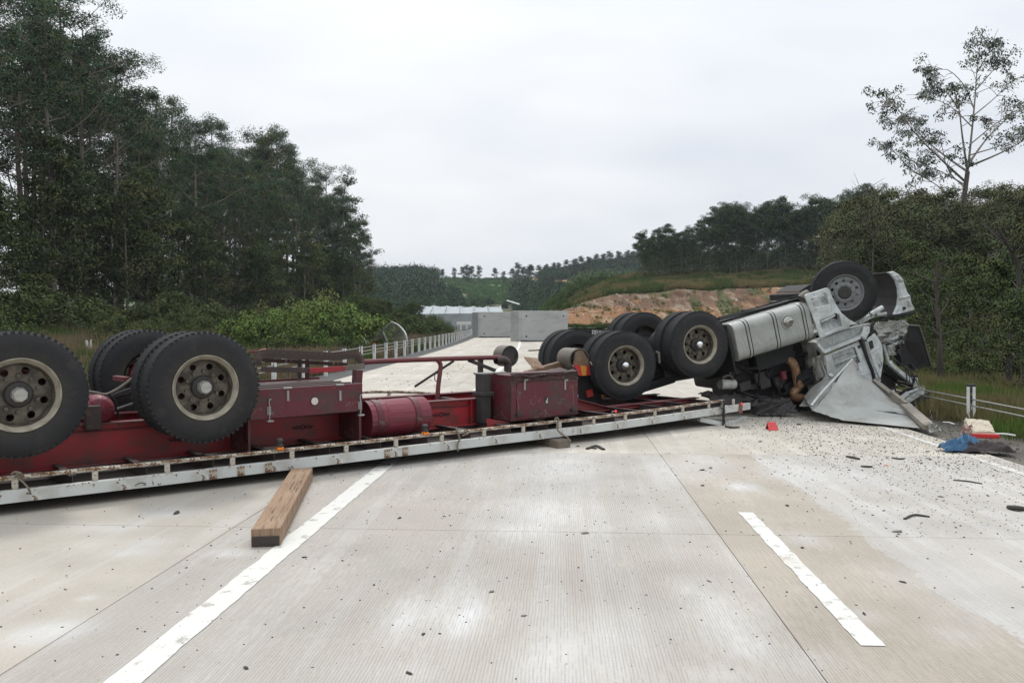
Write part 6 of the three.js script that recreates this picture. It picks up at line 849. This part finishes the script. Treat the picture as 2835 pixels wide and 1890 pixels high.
// red triangle piece, carton and blue cloth by the right edge
{
  const p = atHeight(2142, 1190), o = thing('red_fragment', 'bent red plastic fragment standing like a tent on the road', 'fragment'); o.position.copy(p); o.rotation.y = .35; const red = std({ map: worn([.5, .03, .03], [.2, .02, .02], [.3, .03, .03], { chips: .2, grime: .5, seed: 171, tile: .2 }), roughness: .45 });
  obj('face', [patch([V3(-.07, .115, -.05), V3(.07, .11, -.05), V3(.05, 0, .06), V3(-.13, 0, .06)], 6, 6, .006, 3, 3, .006), patch([V3(.07, .11, -.05), V3(-.07, .115, -.05), V3(-.02, .0, -.16), V3(.14, 0, -.14)], 6, 6, .006, 3, 5, .006)], red, o); obj('gusset', [patch([V3(.06, .1, -.05), V3(.07, .105, -.055), V3(.13, 0, -.12), V3(.05, 0, .05)], 3, 3, 0, 1, 1, .004)], M.seal, o);
}
{
  const p = atHeight(2712, 1212), o = thing('carton', 'crushed cream carton with red base beside the barrier post', 'carton'); o.position.copy(p); o.rotation.y = -.3;
  obj('carton_body', [patch([V3(-.15, .25, -.12), V3(.14, .24, -.1), V3(.17, .1, .1), V3(-.13, .1, .12)], 8, 8, .02, 3, 3, .01), patch([V3(-.13, .1, .12), V3(.17, .1, .1), V3(.17, .02, .11), V3(-.12, .02, .13)], 6, 4, .01, 3, 5, .01), patch([V3(-.15, .25, -.12), V3(-.13, .1, .12), V3(-.16, 0, .12), V3(-.22, .02, -.1)], 6, 6, .04, 3, 9, .01)], std({ map: worn([.52, .46, .36], [.35, .25, .2], [.4, .34, .26], { chips: .2, grime: .6, seed: 173, tile: .3 }), roughness: .9 }), o);
  obj('red_base', [box(-.12, .22, .015, .075, .115, .15, .012)], std({ lin: [.55, .03, .03], roughness: .5 }), o); obj('torn_side', [patch([V3(-.24, .16, .1), V3(-.12, .2, .12), V3(-.12, .02, .16), V3(-.25, .01, .15)], 8, 8, .05, 4, 13, .008, 0, .02)], std({ lin: [.4, .27, .24], roughness: .9 }), o); obj('white_stick', [tube([V3(.15, .07, .05), V3(.3, .075, .06), V3(.42, .06, .08)], .012, 6, 2)], M.postWhite, o);
}
{
  const p = atHeight(2680, 1252), o = thing('clothing_heap', 'heap of blue and black clothing dropped on the road edge', 'clothing'); o.position.copy(p); o.rotation.y = -.12;
  const heap = (x0, x1, z0, z1, h, seed) => { const n = 22, m = 14, c = []; const g = new THREE.PlaneGeometry(x1 - x0, z1 - z0, n, m); g.rotateX(-Math.PI / 2); const q = g.attributes.position; for (let i = 0; i < q.count; i++) { const u = q.getX(i) / (x1 - x0) * 2, v = q.getZ(i) / (z1 - z0) * 2, e = clamp(1 - u * u * .9) * clamp(1 - v * v * .95); q.setXYZ(i, q.getX(i) + (x0 + x1) / 2 + .04 * (fbm(u * 3, v * 3, 2, seed) - .5), .004 + h * Math.sqrt(Math.max(0, e)) * (.2 + 1.6 * fbm(u * 3.2 + 5, v * 4.6, 4, seed + 1)), q.getZ(i) + (z0 + z1) / 2 + .05 * (fbm(u * 3 + 9, v * 3, 2, seed) - .5)); } g.computeVertexNormals(); return boxUV(g); };
  obj('dark_cloth', [heap(-.1, .52, -.2, .12, .12, 181)], std({ lin: [.03, .022, .022], roughness: .95 }), o); obj('blue_cloth', [heap(-.3, .02, -.15, .1, .13, 191)], std({ lin: [.045, .11, .2], roughness: .95 }), o); obj('blue_cloth', [heap(-.1, .2, -.22, -.04, .17, 197)], std({ lin: [.07, .16, .27], roughness: .95 }), o);
}
// single fragments one can pick out
M.fragDark = std({ map: worn([.05, .047, .042], [.08, .07, .05], [.06, .055, .05], { chips: .3, grime: .6, seed: 201, tile: .1 }), roughness: .9 }); M.fragGrey = std({ map: worn([.16, .165, .16], [.08, .08, .075], [.22, .22, .21], { chips: .3, grime: .6, seed: 205, tile: .1 }), roughness: .8 }); M.fragPale = std({ lin: [.55, .55, .52], roughness: .7 }); M.fragOrange = std({ lin: [.6, .16, .05], roughness: .6 }); M.fragBrown = std({ lin: [.09, .065, .045], roughness: .9 });
function chunk(seed, sx, sy, sz) { const g = new THREE.IcosahedronGeometry(1, 0), p = g.attributes.position, q = V3(); for (let i = 0; i < p.count; i++) { q.fromBufferAttribute(p, i); const k = .45 + 1.1 * vnoise(q.x * 2.7 + seed * 3.1, q.y * 2.7 + q.z * 3.3 + seed, seed); p.setXYZ(i, q.x * k * sx, Math.max(-.45, q.y * k) * sy, q.z * k * sz); } g.computeVertexNormals(); g.translate(0, sy * .4, 0); return boxUV(g); }
const FR = [[1945, 1302, .04, 'd'], [1967, 1296, .045, 'g'], [1902, 1277, .025, 'd'], [2104, 1223, .05, 'g'], [2212, 1176, .06, 'd'], [1945, 1345, .03, 'd'], [2180, 1400, .035, 'd'], [2484, 1473, .055, 'g'], [2222, 1517, .03, 'd'], [2500, 1612, .028, 'd'], [1620, 1477, .05, 'g'], [488, 1421, .055, 'd'], [842, 1543, .03, 'd'], [1105, 1435, .03, 'd'], [1132, 1864, .03, 'd'], [1362, 1639, .03, 'g'], [1963, 1609, .022, 'g'], [1450, 1705, .025, 'g'], [2393, 1700, .022, 'd'], [2607, 1376, .04, 'g'], [2447, 1414, .03, 'g'], [1645, 1242, .06, 'd'], [1600, 1236, .04, 'd'], [910, 1305, .05, 'g'], [2570, 1270, .035, 'g'], [2340, 1253, .035, 'p'], [2455, 1289, .03, 'o'], [2530, 1280, .02, 'o'], [2712, 1408, .025, 'p'], [2062, 1295, .025, 'd'], [1172, 1756, .02, 'd'], [1230, 1430, .024, 'd'], [715, 1505, .03, 'd'], [2085, 1180, .03, 'd'], [2300, 1190, .03, 'p'], [2250, 1183, .035, 'd'], [180, 1632, .02, 'g'], [515, 1572, .018, 'd'], [680, 1850, .025, 'd'], [2650, 1330, .03, 'd'], [1390, 1000, .06, 'd'], [1240, 1035, .06, 'd'], [1085, 1035, .06, 'd'], [1070, 1050, .05, 'd']];
FR.forEach(([px, py, s, k], i) => { const far = py < 1100, p = atHeight(px, py), m = obj('road_fragment', chunk(300 + i, (s *= .5) * 1.3 * (1 + .5 * hash2(i, 1, 7)), s * .55, s * .8), { d: M.fragDark, g: M.fragGrey, p: M.fragPale, o: M.fragOrange }[k]); m.position.copy(p); m.rotation.y = i * 1.3; tag(m, k === 'o' ? 'small orange plastic fragment on the road before the crushed cab' : k === 'p' ? 'small white fragment on the road before the crushed cab' : far ? 'dark fragment on the pale road beyond the overturned trailer' : k === 'g' ? 'grey broken fragment lying on the concrete road' : 'dark broken fragment lying on the concrete road', 'fragment', k === 'o' ? 'orange fragments before the cab' : k === 'p' ? 'white fragments before the cab' : far ? 'fragments beyond the trailer' : k === 'g' ? 'grey fragments on the road' : 'dark fragments on the road'); });
// twisted strips and sticks
[[[2505, 1438, 2535, 1428, 2575, 1432], 'bent dark strip of trim before the crushed cab', .012], [[2795, 1408, 2815, 1414, 2835, 1412], 'torn dark rubber strip at the road edge', .03], [[1625, 1244, 1650, 1238, 1672, 1246], 'tangle of broken dark plastic before the side rail', .022], [[2345, 1265, 2365, 1270, 2380, 1272], 'short bent metal strip before the crushed cab', .018], [[2385, 1292, 2400, 1294, 2415, 1293], 'thin flat strip lying before the crushed cab', .014], [[2010, 1182, 2028, 1186, 2046, 1184], 'flat dark strip under the end of the side rail', .02], [[2612, 1170, 2628, 1172, 2645, 1176], 'pale bent strip on the gravel beside the torn gutter', .016], [[2640, 1330, 2680, 1334, 2720, 1340], 'long dark twig like strip near the road edge line', .01], [[900, 1297, 960, 1290, 1080, 1288], 'dark strip of rubber lying in the shade of the side rail', .02], [[2470, 1268, 2490, 1272, 2505, 1270], 'narrow dark strip before the blue clothing', .012]].forEach(([q, label, r], i) => { const pts = []; for (let k = 0; k < 6; k += 2) { const p = atHeight(q[k], q[k + 1]); p.y = r * (k === 2 ? 1.3 : .6); pts.push(p); } const o = thing('trim_strip', label, 'strip'); const g = tube(pts, r, 6, 6); g.scale(1, .7, 1); obj('strip', [g], i === 6 ? M.fragPale : M.fragDark, o); });
// crumbs of stone, glass and soil scattered over the concrete (stuff)
{
  const r = rng(4242), g = chunk(5, 1, .6, .8), spots = []; const put = (s, l, size) => spots.push([road(s, l, -.001), size]);
  for (let i = 0; i < 3400; i++) put(mix(2.5, 12, Math.pow(r(), .8)), mix(-5.2, 5.1, r()), .003 + .008 * Math.pow(r(), 3));
  for (let i = 0; i < 7000; i++) { const s = 6.2 + 8 * Math.pow(r(), .8), l = mix(2.0, 5.1, Math.pow(r(), .6)); put(s, l, .004 + .008 * Math.pow(r(), 3)); }
  for (let i = 0; i < 2200; i++) { const s = 9 + 5 * r(), l = 3 + 3.6 * r(); if (l < 5.1) put(s, l, .005 + .013 * Math.pow(r(), 3)); }
  for (let i = 0; i < 3000; i++) { const s = 8 + 12 * r(), l = 5.2 + 1.6 * r(), p = road(s, l); p.y = vergeY(s, l); spots.push([p, .005 + .014 * Math.pow(r(), 2)]); }
  for (let i = 0; i < 700; i++) put(mix(14, 34, r()), mix(-5.1, 2, r()), .008 + .02 * Math.pow(r(), 3));
  for (let i = 0; i < 500; i++) put(mix(4, 9.5, r()), mix(-2.4, 1.1, r()), .003 + .006 * Math.pow(r(), 2));
  const mesh = new THREE.InstancedMesh(g, M.fragDark, spots.length), m = new THREE.Matrix4(), q = new THREE.Quaternion(), c = new THREE.Color(); spots.forEach(([p, s], i) => { q.setFromAxisAngle(V3(0, 1, 0), r() * 6.28); m.compose(p, q, V3(s * (.7 + 1.3 * r() * r()), s * (.5 + .6 * r()), s * (.6 + .5 * r()))); mesh.setMatrixAt(i, m); const v = .5 + 1.6 * Math.pow(r(), 2); mesh.setColorAt(i, c.setRGB(v, v * .98, v * .92)); });
  mesh.name = 'road_grit'; mesh.userData = { kind: 'stuff', label: 'dark grit and crumbs scattered over the concrete road', category: 'grit' }; scene.add(shade(mesh));
}

// loose stones and clods lying on the cutting (stuff)
{
  const r = rng(9090), g = chunk(77, 1, .8, .9), n = 700, mesh = new THREE.InstancedMesh(g, std({ lin: [1, 1, 1], roughness: .95 }), n), m = new THREE.Matrix4(), q = new THREE.Quaternion(), c = new THREE.Color();
  for (let i = 0; i < n; i++) { const p = cutAt(mix(1575, 2330, r()), r() < .45 ? 2.9 + .4 * r() : 1 + 3.1 * r()), s = .035 + .15 * Math.pow(r(), 4); q.setFromAxisAngle(rdir(r), r() * 6.28); m.compose(p, q, V3(s * (1 + r()), s, s)); mesh.setMatrixAt(i, m); const k = r(); c.setRGB(...(k < .3 ? [.4, .34, .26] : k < .65 ? [.28, .15, .075] : [.14, .085, .06])); mesh.setColorAt(i, c); }
  mesh.name = 'loose_stones'; mesh.userData = { kind: 'stuff', label: 'loose stones and clods lying on the orange cutting', category: 'stones' }; scene.add(shade(mesh));
}

// air: far things fade a little
scene.fog = new THREE.FogExp2(new THREE.Color(.78, .84, .92), .00022);

renderer.render(scene, camera);
